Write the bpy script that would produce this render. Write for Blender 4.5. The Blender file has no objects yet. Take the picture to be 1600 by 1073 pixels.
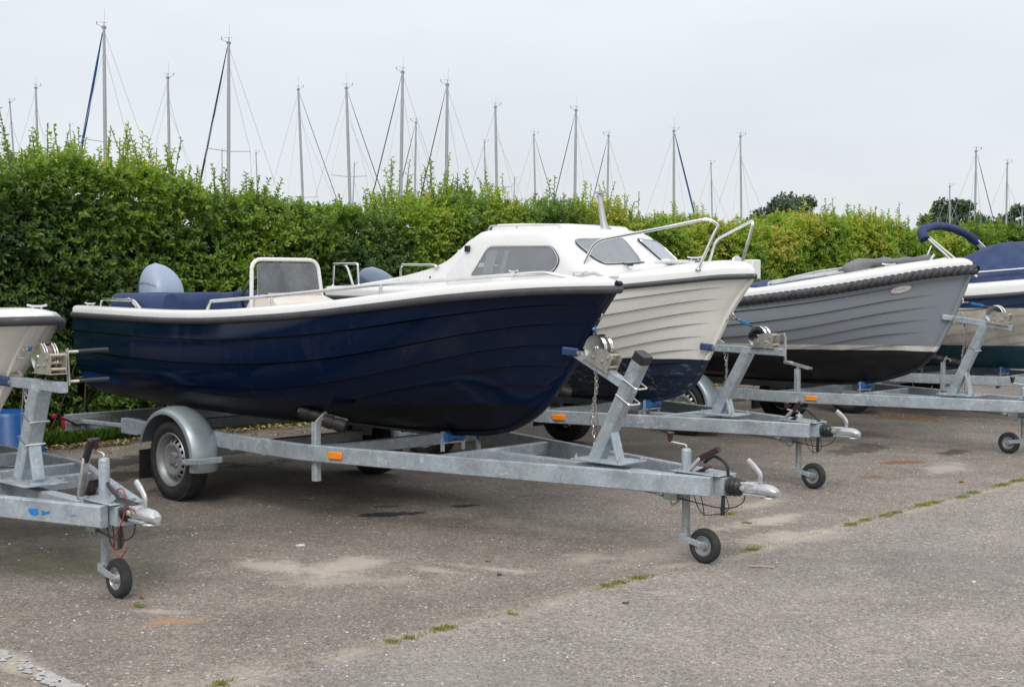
import bpy, math, random
import numpy as np
from mathutils import Vector, Matrix
random.seed(7); rng = np.random.default_rng(11)
R = math.radians; PI = math.pi
S = bpy.context.scene
TH = R(44.5)                      # heading of the parked row, clockwise from world +X
UX = np.array([math.cos(TH), -math.sin(TH)]); VX = np.array([math.sin(TH), math.cos(TH)])
# ------------------------------------------------------------------ camera
cam = bpy.data.objects.new('camera', bpy.data.cameras.new('camera')); S.collection.objects.link(cam)
cam.data.lens = 46.125; cam.data.sensor_width = 36; cam.data.clip_end = 2000; cam.data.clip_start = .05
cam.location = (0, 0, 1.6); cam.rotation_euler = (R(90) - math.atan(96.5 / 2050), 0, 0)
S.camera = cam
# ------------------------------------------------------------------ world
W = bpy.data.worlds.new('World'); S.world = W; W.use_nodes = True
nt = W.node_tree; nt.nodes.clear()
def wn(t, **k):
    n = nt.nodes.new(t)
    for a, b in k.items(): setattr(n, a, b)
    return n
SUN_EL, SUN_AZ = R(46), R(186)     # azimuth from +Y clockwise: high, behind the camera
out = wn('ShaderNodeOutputWorld'); mix = wn('ShaderNodeMixShader'); mix.inputs[0].default_value = .86
sky = wn('ShaderNodeTexSky', sky_type='NISHITA', sun_disc=False, sun_elevation=SUN_EL, sun_rotation=SUN_AZ)
sky.dust_density = 4.0; sky.air_density = 1.2
b1 = wn('ShaderNodeBackground'); b1.inputs[1].default_value = .1
b2 = wn('ShaderNodeBackground'); b2.inputs[1].default_value = 1.05
tc = wn('ShaderNodeTexCoord'); sep = wn('ShaderNodeSeparateXYZ')
ramp = wn('ShaderNodeValToRGB')
e = ramp.color_ramp.elements
e[0].position = 0; e[0].color = (.83, .865, .90, 1)
e[1].position = 1; e[1].color = (1.28, 1.30, 1.34, 1)
m1 = e.new(.12); m1.color = (.80, .85, .905, 1)
m2 = e.new(.35); m2.color = (.96, .985, 1.03, 1)
mp = wn('ShaderNodeMapping'); mp.inputs['Scale'].default_value = (1, 1, 3.2)
nz = wn('ShaderNodeTexNoise'); nz.inputs['Scale'].default_value = 2.6; nz.inputs['Detail'].default_value = 4; nz.inputs['Roughness'].default_value = .5
r2 = wn('ShaderNodeMapRange'); r2.inputs[1].default_value = .3; r2.inputs[2].default_value = .7; r2.inputs[3].default_value = .945; r2.inputs[4].default_value = 1.075
mul = wn('ShaderNodeVectorMath', operation='SCALE')
L = nt.links.new
L(tc.outputs['Generated'], sep.inputs[0]); L(sep.outputs['Z'], ramp.inputs[0])
L(tc.outputs['Generated'], mp.inputs[0]); L(mp.outputs[0], nz.inputs['Vector']); L(nz.outputs['Fac'], r2.inputs[0])
L(ramp.outputs[0], mul.inputs[0]); L(r2.outputs[0], mul.inputs['Scale']); L(mul.outputs[0], b2.inputs[0])
L(sky.outputs[0], b1.inputs[0]); L(b1.outputs[0], mix.inputs[1]); L(b2.outputs[0], mix.inputs[2]); L(mix.outputs[0], out.inputs[0])
# ------------------------------------------------------------------ sun (overcast)
sd = bpy.data.lights.new('sun', 'SUN'); sd.energy = 1.5; sd.angle = R(25); sd.color = (1, .975, .94)
sun = bpy.data.objects.new('sun', sd); S.collection.objects.link(sun)
dv = Vector((math.sin(SUN_AZ) * math.cos(SUN_EL), math.cos(SUN_AZ) * math.cos(SUN_EL), math.sin(SUN_EL)))
sun.rotation_euler = dv.to_track_quat('Z', 'Y').to_euler()
S.view_settings.view_transform = 'Standard'; S.view_settings.look = 'None'; S.view_settings.exposure = 0; S.view_settings.gamma = 1
S.view_settings.use_curve_mapping = False
S.render.engine = 'CYCLES'; S.cycles.use_denoising = True; S.cycles.max_bounces = 6; S.cycles.transparent_max_bounces = 8
S.cycles.diffuse_bounces = 3; S.cycles.glossy_bounces = 3; S.cycles.transmission_bounces = 3

# ================================================================== materials
def lin(c):
    return tuple(((v / 12.92) if v <= .04045 else ((v + .055) / 1.055) ** 2.4) for v in c)
class NT:
    def __init__(s, name):
        s.m = bpy.data.materials.new(name); s.m.use_nodes = True; s.t = s.m.node_tree; s.t.nodes.clear()
        s.o = s.n('ShaderNodeOutputMaterial'); s.b = s.n('ShaderNodeBsdfPrincipled'); s.l(s.b.outputs[0], s.o.inputs[0])
    def n(s, t, **k):
        n = s.t.nodes.new(t)
        for a, b in k.items(): setattr(n, a, b)
        return n
    def l(s, a, b): s.t.links.new(a, b)
    def set(s, **k):
        for a, v in k.items():
            i = s.b.inputs[a.replace('_', ' ')]
            if isinstance(v, (int, float)): i.default_value = v
            elif isinstance(v, tuple): i.default_value = v if len(v) == 4 else (*v, 1)
            else: s.l(v, i)
    def pos(s, scale=(1, 1, 1)):
        t = s.n('ShaderNodeTexCoord'); m = s.n('ShaderNodeMapping'); m.inputs['Scale'].default_value = scale
        s.l(t.outputs['Object'], m.inputs[0]); return m.outputs[0]
    def noise(s, vec, scale, detail=3, rough=.5, dist=0):
        n = s.n('ShaderNodeTexNoise'); n.inputs['Scale'].default_value = scale; n.inputs['Detail'].default_value = detail
        n.inputs['Roughness'].default_value = rough; n.inputs['Distortion'].default_value = dist; s.l(vec, n.inputs['Vector']); return n.outputs['Fac']
    def vor(s, vec, scale, out='Distance', feature='F1'):
        n = s.n('ShaderNodeTexVoronoi', feature=feature); n.inputs['Scale'].default_value = scale; s.l(vec, n.inputs['Vector']); return n.outputs[out]
    def mr(s, v, a, b, c=0., d=1., smooth=False):
        n = s.n('ShaderNodeMapRange'); n.interpolation_type = 'SMOOTHSTEP' if smooth else 'LINEAR'
        for i, x in enumerate((a, b, c, d)): n.inputs[i + 1].default_value = x
        s.l(v, n.inputs[0]); return n.outputs[0]
    def math(s, op, a, b=None, c=None):
        n = s.n('ShaderNodeMath', operation=op)
        for i, x in enumerate((a, b, c)):
            if x is None: continue
            if isinstance(x, (int, float)): n.inputs[i].default_value = x
            else: s.l(x, n.inputs[i])
        return n.outputs[0]
    def mix(s, f, a, b):
        n = s.n('ShaderNodeMix', data_type='RGBA')
        for i, x in ((0, f), (6, a), (7, b)):
            if isinstance(x, (int, float)): n.inputs[i].default_value = x
            elif isinstance(x, tuple): n.inputs[i].default_value = x if len(x) == 4 else (*x, 1)
            else: s.l(x, n.inputs[i])
        return n.outputs[2]
    def bump(s, h, strength=.3, dist=.01):
        n = s.n('ShaderNodeBump'); n.inputs['Strength'].default_value = strength; n.inputs['Distance'].default_value = dist
        s.l(h, n.inputs['Height']); s.l(n.outputs[0], s.b.inputs['Normal']); return n
M = {}
def simple(name, col, rough=.5, metal=0., var=.12, vs=6, bump=0, bs=60, **k):
    t = NT(name); p = t.pos(); n = t.noise(p, vs, 4, .6)
    dark = tuple(c * (1 - var) for c in col); lite = tuple(min(1, c * (1 + var)) for c in col)
    c = t.mix(t.mr(n, .3, .7), dark, lite)
    t.set(Base_Color=c, Roughness=t.mr(t.noise(p, vs * 3, 3), .3, .7, max(.02, rough * .8), min(1, rough * 1.2)), Metallic=float(metal), **k)
    if bump: t.bump(t.noise(p, bs, 3), bump, .004)
    M[name] = t.m; return t
def make_galv(name, base, metal, rough, dirt=.5):
    t = NT(name); p = t.pos()
    v = t.vor(p, 75, 'Color'); sp = t.n('ShaderNodeSeparateXYZ'); t.l(v, sp.inputs[0])
    big = t.noise(p, 5.5, 5, .62, .8); fine = t.noise(p, 60, 2)
    spang = t.math('ADD', t.math('MULTIPLY', sp.outputs[0], .16), t.math('MULTIPLY', big, .84))
    a = tuple(c * .74 for c in base); b = tuple(min(1, c * 1.16) for c in base)
    c = t.mix(t.mr(spang, .3, .68), a, b)
    st = t.mr(t.noise(p, 14, 5, .65, 1.4), .56, .66)            # pale oxide blooms
    c = t.mix(t.math('MULTIPLY', st, .6), c, tuple(min(1, x * 1.55) for x in base))
    d = t.mr(t.noise(p, 9, 6, .7), .54, .78)
    c = t.mix(t.math('MULTIPLY', d, dirt), c, (.15, .13, .11))
    t.set(Base_Color=c, Metallic=metal, Roughness=t.mr(spang, .3, .7, rough * .8, min(1, rough * 1.3)))
    t.bump(fine, .12, .002); M[name] = t.m
make_galv('galvanised', (.37, .42, .455), .3, .5, .4)
make_galv('galvanised_old', (.29, .32, .31), .3, .55, .6)
make_galv('zinc_plate', (.42, .41, .365), .55, .42, .5)
make_galv('cast_alloy', (.55, .56, .57), .6, .38, .15)
simple('mudguard_steel', (.33, .385, .41), .38, .45, .1, 4)
simple('rim_silver', (.34, .35, .36), .42, .5, .15, 20)
simple('polished_steel', (.72, .72, .70), .16, 1.0, .08, 9)
simple('rubber', (.012, .012, .013), .62, 0, .3, 20, .15)
simple('tyre_rubber', (.026, .026, .027), .72, 0, .35, 12, .3, 120)
simple('fender_rubber', (.045, .045, .052), .5, 0, .25, 12, .1)
simple('black_plastic', (.02, .02, .022), .4, 0, .2, 20)
simple('blue_rubber', (.018, .05, .13), .5, 0, .2, 20)
simple('roller_blue', (.02, .12, .34), .45, 0, .2, 20)
simple('tub_blue', (.012, .10, .34), .35, 0, .15, 3)
simple('white_gelcoat', (.74, .74, .73), .28, 0, .04, 2.5, Coat_Weight=.3)
simple('cream_plastic', (.66, .60, .53), .4, 0, .06, 5)
simple('pink_plastic', (.50, .40, .35), .4, 0, .06, 5)
simple('liner_gelcoat', (.62, .60, .55), .5, 0, .06, 3)
simple('navy_canvas', (.026, .047, .125), .8, 0, .2, 3, .25, 160)
simple('grey_canvas', (.17, .175, .185), .85, 0, .15, 4, .3, 160)
simple('cowl_silver', (.30, .36, .47), .48, .1, .06, 4)
simple('cowl_dark', (.025, .035, .045), .5, .0, .1, 4)
simple('cowl_blue', (.10, .145, .225), .22, .3, .08, 4, Coat_Weight=.6)
simple('amber', (.9, .25, .01), .25, 0, .1, 30, Coat_Weight=.5)
simple('maroon_grip', (.045, .015, .02), .45, 0, .2, 20)
simple('cable_black', (.02, .02, .022), .5, 0, .2, 20)
simple('cable_red', (.32, .03, .035), .45, 0, .2, 20)
simple('red_plastic', (.45, .02, .04), .35, 0, .1, 20)
simple('strap_blue', (.015, .16, .36), .8, 0, .35, 40)
simple('rope_grey', (.20, .17, .15), .8, 0, .3, 60)
simple('chain_steel', (.42, .42, .42), .35, .8, .3, 40)
simple('trim_grey', (.05, .055, .06), .45, 0, .1, 10)
simple('mast_alloy', (.42, .43, .445), .5, .3, .12, 1)
simple('rig_wire', (.48, .50, .53), .5, .3, .1, 1)
simple('vane_grey', (.24, .25, .26), .5, 0, .1, 5)
simple('sail_blue', (.02, .07, .22), .8, 0, .1, 1)
simple('sail_dark', (.035, .045, .06), .8, 0, .1, 1)
simple('wood_bark', (.11, .085, .06), .9, 0, .3, 12, .6, 30)
simple('soil', (.085, .065, .045), .95, 0, .4, 8, .8, 40)
simple('dead_leaf', (.30, .17, .07), .8, 0, .5, 9)
simple('stone_chip', (.62, .60, .56), .8, 0, .2, 20)
simple('stick_wood', (.42, .34, .25), .8, 0, .2, 20)
simple('marker_paint_blue', (.01, .18, .55), .5, 0, .2, 20)
simple('curtain', (.24, .27, .28), .85, 0, .15, 8)
simple('cabin_dark', (.10, .10, .105), .8, 0, .2, 6)
simple('brass', (.55, .50, .38), .35, .6, .1, 20)
simple('sole_grey', (.33, .33, .32), .7, 0, .1, 6)
def glass(name, tint, refl=.12, dirt=.15, fres=1.0):
    t = NT(name); t.t.nodes.remove(t.b)
    tr = t.n('ShaderNodeBsdfTransparent'); tr.inputs[0].default_value = (*tint, 1)
    gl = t.n('ShaderNodeBsdfGlossy'); gl.inputs['Roughness'].default_value = .03; gl.inputs[0].default_value = (.9, .93, .96, 1)
    df = t.n('ShaderNodeBsdfDiffuse'); df.inputs[0].default_value = (.35, .37, .38, 1)
    f = t.n('ShaderNodeFresnel'); f.inputs[0].default_value = 1.5
    a = t.n('ShaderNodeMixShader'); b = t.n('ShaderNodeMixShader')
    p = t.pos(); dn = t.mr(t.noise(p, 6, 5, .6), .35, .75, dirt * .3, dirt)
    t.l(dn, a.inputs[0]); t.l(tr.outputs[0], a.inputs[1]); t.l(df.outputs[0], a.inputs[2])
    t.l(t.math('ADD', t.math('MULTIPLY', f.outputs[0], fres), refl), b.inputs[0])
    t.l(a.outputs[0], b.inputs[1]); t.l(gl.outputs[0], b.inputs[2]); t.l(b.outputs[0], t.o.inputs[0]); M[name] = t.m
glass('window_glass', (.66, .68, .69), .03, .14, .20)
glass('windscreen_glass', (.62, .66, .70), .26, .35, .35)
glass('smoke_glass', (.28, .29, .31), .02, .42)

def hull_mat(name, top, bands, rough=.12, coat=.6, wear=0., streak=.08, bot_rough=.5, bump=False, spec=.5):
    """top colour, then (height, colour) bands downwards, in the boat's own z"""
    t = NT(name); p = t.pos(); sx = t.n('ShaderNodeSeparateXYZ'); t.l(p, sx.inputs[0]); z = sx.outputs[2]
    zn = t.math('ADD', z, t.mr(t.noise(p, 3, 3), .3, .7, -.004, .004))
    n = t.noise(p, 2.2, 5, .6); c = t.mix(t.mr(n, .3, .7), tuple(x * (1 - streak) for x in top), tuple(min(1, x * (1 + streak)) for x in top))
    ps = t.pos((1.2, 1.2, .25)); c = t.mix(t.math('MULTIPLY', t.mr(t.noise(ps, 9, 4, .6), .55, .8), streak * 1.6), c, (.30, .24, .17))
    rr = None
    for zz, col in bands:
        f = t.mr(zn, zz - .002, zz + .002, 1., 0.)
        cc = t.mix(t.mr(t.noise(p, 7, 5), .3, .7), tuple(x * .75 for x in col), tuple(min(1, x * 1.25) for x in col))
        c = t.mix(f, c, cc); rr = f
    if wear:
        w = t.mr(t.noise(t.pos((1, 1, 2.2)), 11, 8, .78, .6), .56, .59); zz = bands[-1][0]
        zone = t.math('MULTIPLY', t.mr(z, zz - .03, zz - .06), t.mr(z, zz - .42, zz - .25))
        big = t.mr(t.noise(p, 2.3, 3), .40, .62)
        c = t.mix(t.math('MULTIPLY', t.math('MULTIPLY', t.math('MULTIPLY', w, zone), big), wear), c, (.45, .42, .36))
    r = t.mr(t.noise(p, 5, 5, .65), .3, .75, rough * .7, rough * 1.8)
    if rr is not None:
        mm = t.n('ShaderNodeMix', data_type='FLOAT'); t.l(rr, mm.inputs[0]); t.l(r, mm.inputs[2]); mm.inputs[3].default_value = bot_rough; r = mm.outputs[0]
        mc = t.n('ShaderNodeMix', data_type='FLOAT'); t.l(rr, mc.inputs[0]); mc.inputs[2].default_value = coat; mc.inputs[3].default_value = .05; t.set(Coat_Weight=mc.outputs[0])
    else: t.set(Coat_Weight=coat)
    t.set(Base_Color=c, Roughness=r, Coat_Roughness=.06); t.b.inputs['Specular IOR Level'].default_value = spec
    if bump: t.bump(t.noise(p, 2.0, 1, .3), .06, .02)
    M[name] = t.m; return t.m

def leaf_mat(name, cols, trans=.35):
    t = NT(name); a = t.n('ShaderNodeAttribute'); a.attribute_name = 'tint'; a.attribute_type = 'GEOMETRY'
    r = t.n('ShaderNodeValToRGB'); els = r.color_ramp.elements
    els[0].color = (*cols[0], 1); els[1].color = (*cols[-1], 1)
    for i, c in enumerate(cols[1:-1]):
        x = els.new((i + 1) / (len(cols) - 1)); x.color = (*c, 1)
    t.l(a.outputs['Fac'], r.inputs[0]); t.set(Base_Color=r.outputs[0], Roughness=.42)
    t.b.inputs['Specular IOR Level'].default_value = .4
    tr = t.n('ShaderNodeBsdfTranslucent'); hs = t.n('ShaderNodeMixRGB'); hs.blend_type = 'MULTIPLY'; hs.inputs[0].default_value = 1
    t.l(r.outputs[0], hs.inputs[1]); hs.inputs[2].default_value = (1.5, 1.7, .6, 1); t.l(hs.outputs[0], tr.inputs[0])
    mx = t.n('ShaderNodeMixShader'); mx.inputs[0].default_value = trans
    t.l(t.b.outputs[0], mx.inputs[1]); t.l(tr.outputs[0], mx.inputs[2]); t.l(mx.outputs[0], t.o.inputs[0]); M[name] = t.m
leaf_mat('hedge_leaf', [(.030, .070, .024), (.066, .128, .028), (.125, .20, .032), (.18, .285, .034), (.28, .385, .042), (.46, .40, .09)])
leaf_mat('grass_blade', [(.04, .09, .015), (.10, .19, .03), (.25, .24, .08)])
leaf_mat('litter_leaf', [(.10, .06, .03), (.28, .19, .09), (.48, .38, .16), (.35, .40, .10)], .1)
leaf_mat('tree_leaf', [(.06, .095, .065), (.085, .13, .08), (.11, .165, .09)], .2)
leaf_mat('moss', [(.13, .13, .04), (.25, .26, .06), (.38, .36, .12)], .1)

# ================================================================== geometry helpers
COL = S.collection
OFF = np.zeros(3)                       # base of the thing being built, in its trailer's frame
class MB:
    def __init__(s): s.v = []; s.f = []
    def add(s, vs, fs):
        n = len(s.v); s.v += [tuple(map(float, p)) for p in vs]; s.f += [tuple(i + n for i in f) for f in fs]; return s
    def box(s, c, d, rot=None):
        hx, hy, hz = d[0] / 2, d[1] / 2, d[2] / 2
        vs = [Vector((x, y, z)) for x in (-hx, hx) for y in (-hy, hy) for z in (-hz, hz)]
        if rot is not None: vs = [rot @ v for v in vs]
        return s.add([v + Vector(c) for v in vs], [(0, 1, 3, 2), (4, 6, 7, 5), (0, 4, 5, 1), (2, 3, 7, 6), (0, 2, 6, 4), (1, 5, 7, 3)])
    def grid(s, rows, closed=False, flip=False, caps=False):
        n = len(rows[0]); vs = [p for r in rows for p in r]; fs = []
        for i in range(len(rows) - 1):
            for j in range(n if closed else n - 1):
                k = (j + 1) % n; q = (i * n + j, i * n + k, (i + 1) * n + k, (i + 1) * n + j)
                fs.append(q[::-1] if flip else q)
        if caps:
            a = tuple(range(n)); b = tuple((len(rows) - 1) * n + i for i in range(n))
            fs += [a if flip else a[::-1], b[::-1] if flip else b]
        return s.add(vs, fs)
    def sweep(s, path, prof, up=(0, 0, 1), loop=False, caps=True, scale=None, twist=None):
        P = [Vector(p) for p in path]; rows = []; n = len(P); U = Vector(up); last = None
        for i, p in enumerate(P):
            a = P[i - 1] if (i > 0 or loop) else P[i]; b = P[(i + 1) % n] if (i < n - 1 or loop) else P[i]
            t = (b - a)
            if t.length < 1e-9: t = Vector((1, 0, 0))
            t.normalize(); x = t.cross(U)
            if x.length < .05: x = last or t.orthogonal()
            x.normalize()
            if last is not None and x.dot(last) < 0: x = -x
            last = x.copy(); y = x.cross(t).normalized(); k = scale[i] if scale else 1
            pr = prof(i) if callable(prof) else prof
            if twist is not None:
                c_, s_ = math.cos(twist[i]), math.sin(twist[i]); pr = [(u * c_ - w * s_, u * s_ + w * c_) for u, w in pr]
            m = 1.0
            if 0 < i < n - 1:
                d1 = (P[i] - P[i - 1]).normalized(); d2 = (P[i + 1] - P[i]).normalized(); m = 1 / max(.5, math.sqrt(max(.01, (1 + d1.dot(d2)) / 2)))
            rows.append([p + x * (u * k * m) + y * (w * k) for u, w in pr])
        if loop: rows.append(rows[0])
        return s.grid(rows, closed=True, caps=caps and not loop)
    def tube(s, path, r, n=8, **k):
        return s.sweep(path, [(r * math.cos(2 * PI * i / n), r * math.sin(2 * PI * i / n)) for i in range(n)], **k)
    def bar(s, path, w, h, up=(0, 0, 1), c=.006):
        a, b = w / 2, h / 2; c = min(c, a * .5, b * .5)
        pr = [(a - c, -b), (a, -b + c), (a, b - c), (a - c, b), (-a + c, b), (-a, b - c), (-a, -b + c), (-a + c, -b)]
        return s.sweep(path, pr, up=up)
    def lathe(s, c, axis, prof, n=24, cap=True):
        A = Vector(axis).normalized(); X = A.orthogonal().normalized(); Y = A.cross(X); C = Vector(c)
        rows = [[C + A * t + (X * math.cos(2 * PI * i / n) + Y * math.sin(2 * PI * i / n)) * max(r, 1e-5) for i in range(n)] for t, r in prof]
        return s.grid(rows, closed=True, caps=cap)
    def build(s, name, mat, parent=None, bevel=0, angle=35, raw=False):
        me = bpy.data.meshes.new(name); o3 = np.zeros(3) if raw else OFF
        me.from_pydata([(a - o3[0], b - o3[1], c - o3[2]) for a, b, c in s.v], [], s.f); me.update()
        me.materials.append(M[mat] if isinstance(mat, str) else mat)
        me.polygons.foreach_set('use_smooth', [True] * len(me.polygons)); me.set_sharp_from_angle(angle=R(angle))
        o = bpy.data.objects.new(name, me); COL.objects.link(o)
        if parent is not None: o.parent = parent
        if bevel:
            m = o.modifiers.new('b', 'BEVEL'); m.width = bevel; m.segments = 2; m.limit_method = 'ANGLE'; m.angle_limit = R(40)
        return o
def fillet(pts, r, n=5):
    P = [Vector(p) for p in pts]; out_ = [P[0]]
    for i in range(1, len(P) - 1):
        a = (P[i - 1] - P[i]); b = (P[i + 1] - P[i]); d = min(r, a.length * .48, b.length * .48)
        A = P[i] + a.normalized() * d; B = P[i] + b.normalized() * d
        for k in range(n + 1):
            t = k / n; out_.append(A * (1 - t) ** 2 + P[i] * 2 * t * (1 - t) + B * t * t)
    out_.append(P[-1]); return out_
def curve(pts, n=24):
    P = [Vector(p) for p in pts]; P = [P[0] * 2 - P[1]] + P + [P[-1] * 2 - P[-2]]; o = []
    m = len(P) - 3
    for k in range(n + 1):
        u = k / n * m; i = min(int(u), m - 1); t = u - i; a, b, c, d = P[i:i + 4]
        o.append(.5 * ((2 * b) + (c - a) * t + (2 * a - 5 * b + 4 * c - d) * t * t + (3 * b - a - 3 * c + d) * t ** 3))
    return o
def mkthing(name, label, cat, loc, rz=0, group=None):
    o = bpy.data.objects.new(name, None); COL.objects.link(o); o.location = loc; o.rotation_euler = (0, 0, rz); o.empty_display_size = .2
    o['label'] = label; o['category'] = cat
    if group: o['group'] = group
    return o
def tagm(o, label=None, cat=None, group=None, kind=None):
    for k, v in (('label', label), ('category', cat), ('group', group), ('kind', kind)):
        if v: o[k] = v
    return o
def part_empty(name, parent):
    o = bpy.data.objects.new(name, None); COL.objects.link(o); o.parent = parent; return o
def row_world(o, x, y, z=0):
    return (o[0] + UX[0] * x + VX[0] * y, o[1] + UX[1] * x + VX[1] * y, z)
def soft(t): t = max(0, min(1, t)); return t * t * (3 - 2 * t)

# jockey wheel ground contact of each trailer = origin of its frame (x forward, y away from camera)
O1 = (-1.97, 6.57); O2 = (1.11, 7.40); O3 = (2.34, 10.10); O4 = (4.64, 12.19); O5 = (4.64 + VX[0] * 3.25, 12.19 + VX[1] * 3.25)

# ================================================================== ground
def grid_plane(name, x0, x1, y0, y1, z, mat, kind='structure'):
    b = MB(); b.add([(x0, y0, z), (x1, y0, z), (x1, y1, z), (x0, y1, z)], [(0, 1, 2, 3)])
    o = b.build(name, mat, raw=True); o['kind'] = kind; return o
def make_asphalt():
    t = NT('asphalt')
    tcn = t.n('ShaderNodeTexCoord'); P = tcn.outputs['Object']
    sx = t.n('ShaderNodeSeparateXYZ'); t.l(P, sx.inputs[0]); x, y = sx.outputs[0], sx.outputs[1]
    # object frame = row frame: x forward (towards lane), y along the row; x=-0.03 is the seam
    wob = t.mr(t.noise(P, .9, 4, .6), .3, .7, -.10, .10); xs = t.math('ADD', x, wob)
    lane = t.mr(xs, -.10, .08, 0, 1, True)
    base_park = t.mix(t.mr(t.noise(P, .55, 6, .68), .32, .7), (.21, .176, .144), (.355, .31, .262))
    base_lane = t.mix(t.mr(t.noise(P, .45, 4, .55), .3, .7), (.27, .238, .206), (.37, .330, .290))
    c = t.mix(lane, base_park, base_lane)
    mot = t.mr(t.noise(P, 1.7, 8, .72, .4), .3, .7, .80, 1.22); mv = t.n('ShaderNodeVectorMath', operation='SCALE'); t.l(c, mv.inputs[0]); t.l(mot, mv.inputs['Scale']); c = mv.outputs[0]
    # aggregate: visible stones of several sizes
    v1 = t.vor(P, 95, 'Color'); s1 = t.n('ShaderNodeSeparateXYZ'); t.l(v1, s1.inputs[0]); d1 = t.vor(P, 95, 'Distance')
    f1 = t.math('MULTIPLY', t.mr(s1.outputs[0], .40, .9), t.mr(d1, .55, .25))
    c = t.mix(t.math('MULTIPLY', f1, .9), c, (.62, .58, .53))
    dk = t.math('MULTIPLY', t.mr(s1.outputs[1], .5, .95), t.mr(d1, .6, .2)); c = t.mix(t.math('MULTIPLY', dk, .95), c, (.045, .038, .03))
    v4 = t.vor(P, 62, 'Color'); s4 = t.n('ShaderNodeSeparateXYZ'); t.l(v4, s4.inputs[0]); m4 = t.n('ShaderNodeVectorMath', operation='SCALE'); t.l(c, m4.inputs[0]); t.l(t.mr(s4.outputs[0], 0, 1, .74, 1.24), m4.inputs['Scale']); c = m4.outputs[0]
    v2 = t.vor(P, 38, 'Color'); s2 = t.n('ShaderNodeSeparateXYZ'); t.l(v2, s2.inputs[0]); d2 = t.vor(P, 38, 'Distance')
    f2 = t.math('MULTIPLY', t.mr(s2.outputs[0], .86, .92), t.mr(d2, .36, .2)); c = t.mix(f2, c, (.66, .63, .58))
    v3 = t.vor(P, 17, 'Color'); s3 = t.n('ShaderNodeSeparateXYZ'); t.l(v3, s3.inputs[0]); d3 = t.vor(P, 17, 'Distance')
    f3 = t.math('MULTIPLY', t.mr(s3.outputs[0], .955, .97), t.mr(d3, .17, .09)); c = t.mix(f3, c, (.66, .64, .60))
    gr = t.noise(P, 240, 2); c = t.mix(t.math('MULTIPLY', t.mr(gr, .4, .65), .5), c, (.10, .09, .08))
    # pale sand along the seam, drifting on the park side
    sand_n = t.noise(P, 2.6, 6, .7); dist = t.math('ABSOLUTE', t.math('ADD', xs, .03))
    crk = t.math('MULTIPLY', t.mr(t.math('ABSOLUTE', t.math('ADD', t.math('ADD', x, .03), t.mr(t.noise(P, 6, 6, .7), .3, .7, -.02, .02))), .009, .002), t.mr(t.noise(P, 1.8, 3), .42, .55)); c = t.mix(t.math('MULTIPLY', crk, .7), c, (.05, .045, .04))
    seam = t.math('MULTIPLY', t.mr(dist, .12, .01, 0, 1, True), t.mr(sand_n, .38, .6)); c = t.mix(t.math('MULTIPLY', seam, .6), c, (.50, .44, .37))
    drift = t.math('MULTIPLY', t.mr(xs, -.9, -.05, 0, 1), t.mr(xs, .0, -.12)); drift = t.math('MULTIPLY', drift, t.mr(t.noise(P, 1.1, 6, .7, .5), .52, .68))
    c = t.mix(t.math('MULTIPLY', drift, .6), c, (.48, .42, .36))
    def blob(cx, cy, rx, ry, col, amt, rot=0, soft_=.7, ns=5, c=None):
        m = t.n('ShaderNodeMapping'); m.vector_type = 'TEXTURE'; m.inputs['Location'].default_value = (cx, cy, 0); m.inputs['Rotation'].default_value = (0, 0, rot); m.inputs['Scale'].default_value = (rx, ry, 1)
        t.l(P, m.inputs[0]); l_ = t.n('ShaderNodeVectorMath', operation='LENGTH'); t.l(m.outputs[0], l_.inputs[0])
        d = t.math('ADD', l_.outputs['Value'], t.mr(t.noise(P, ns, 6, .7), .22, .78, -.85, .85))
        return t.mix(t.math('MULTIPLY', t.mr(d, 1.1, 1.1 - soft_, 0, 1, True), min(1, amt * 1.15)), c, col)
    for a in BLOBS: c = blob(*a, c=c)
    # darker field under the parked boats, broken by noise, and mossy tint
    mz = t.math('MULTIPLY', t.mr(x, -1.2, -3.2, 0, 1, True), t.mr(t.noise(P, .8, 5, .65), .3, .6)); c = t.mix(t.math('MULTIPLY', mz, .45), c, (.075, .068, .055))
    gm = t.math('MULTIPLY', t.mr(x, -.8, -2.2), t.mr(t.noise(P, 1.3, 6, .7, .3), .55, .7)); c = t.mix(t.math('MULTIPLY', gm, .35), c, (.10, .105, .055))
    # dry leaf and dirt band by the verge
    cr = t.vor(P, .55, 'Distance', 'DISTANCE_TO_EDGE'); crn = t.math('ADD', cr, t.mr(t.noise(P, 4, 4), .3, .7, -.02, .02))
    ck = t.math('MULTIPLY', t.mr(t.math('ABSOLUTE', crn), .009, .001), t.mr(t.noise(P, .7, 2), .5, .62)); c = t.mix(t.math('MULTIPLY', ck, .3), c, (.045, .04, .035))
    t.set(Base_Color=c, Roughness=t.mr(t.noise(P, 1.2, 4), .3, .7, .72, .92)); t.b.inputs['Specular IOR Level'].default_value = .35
    h = t.math('ADD', t.math('MULTIPLY', t.mr(d1, 0, .6, 1, 0), .6), t.math('MULTIPLY', t.noise(P, 60, 3), .6))
    t.bump(h, .9, .008); M['asphalt'] = t.m
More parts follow.
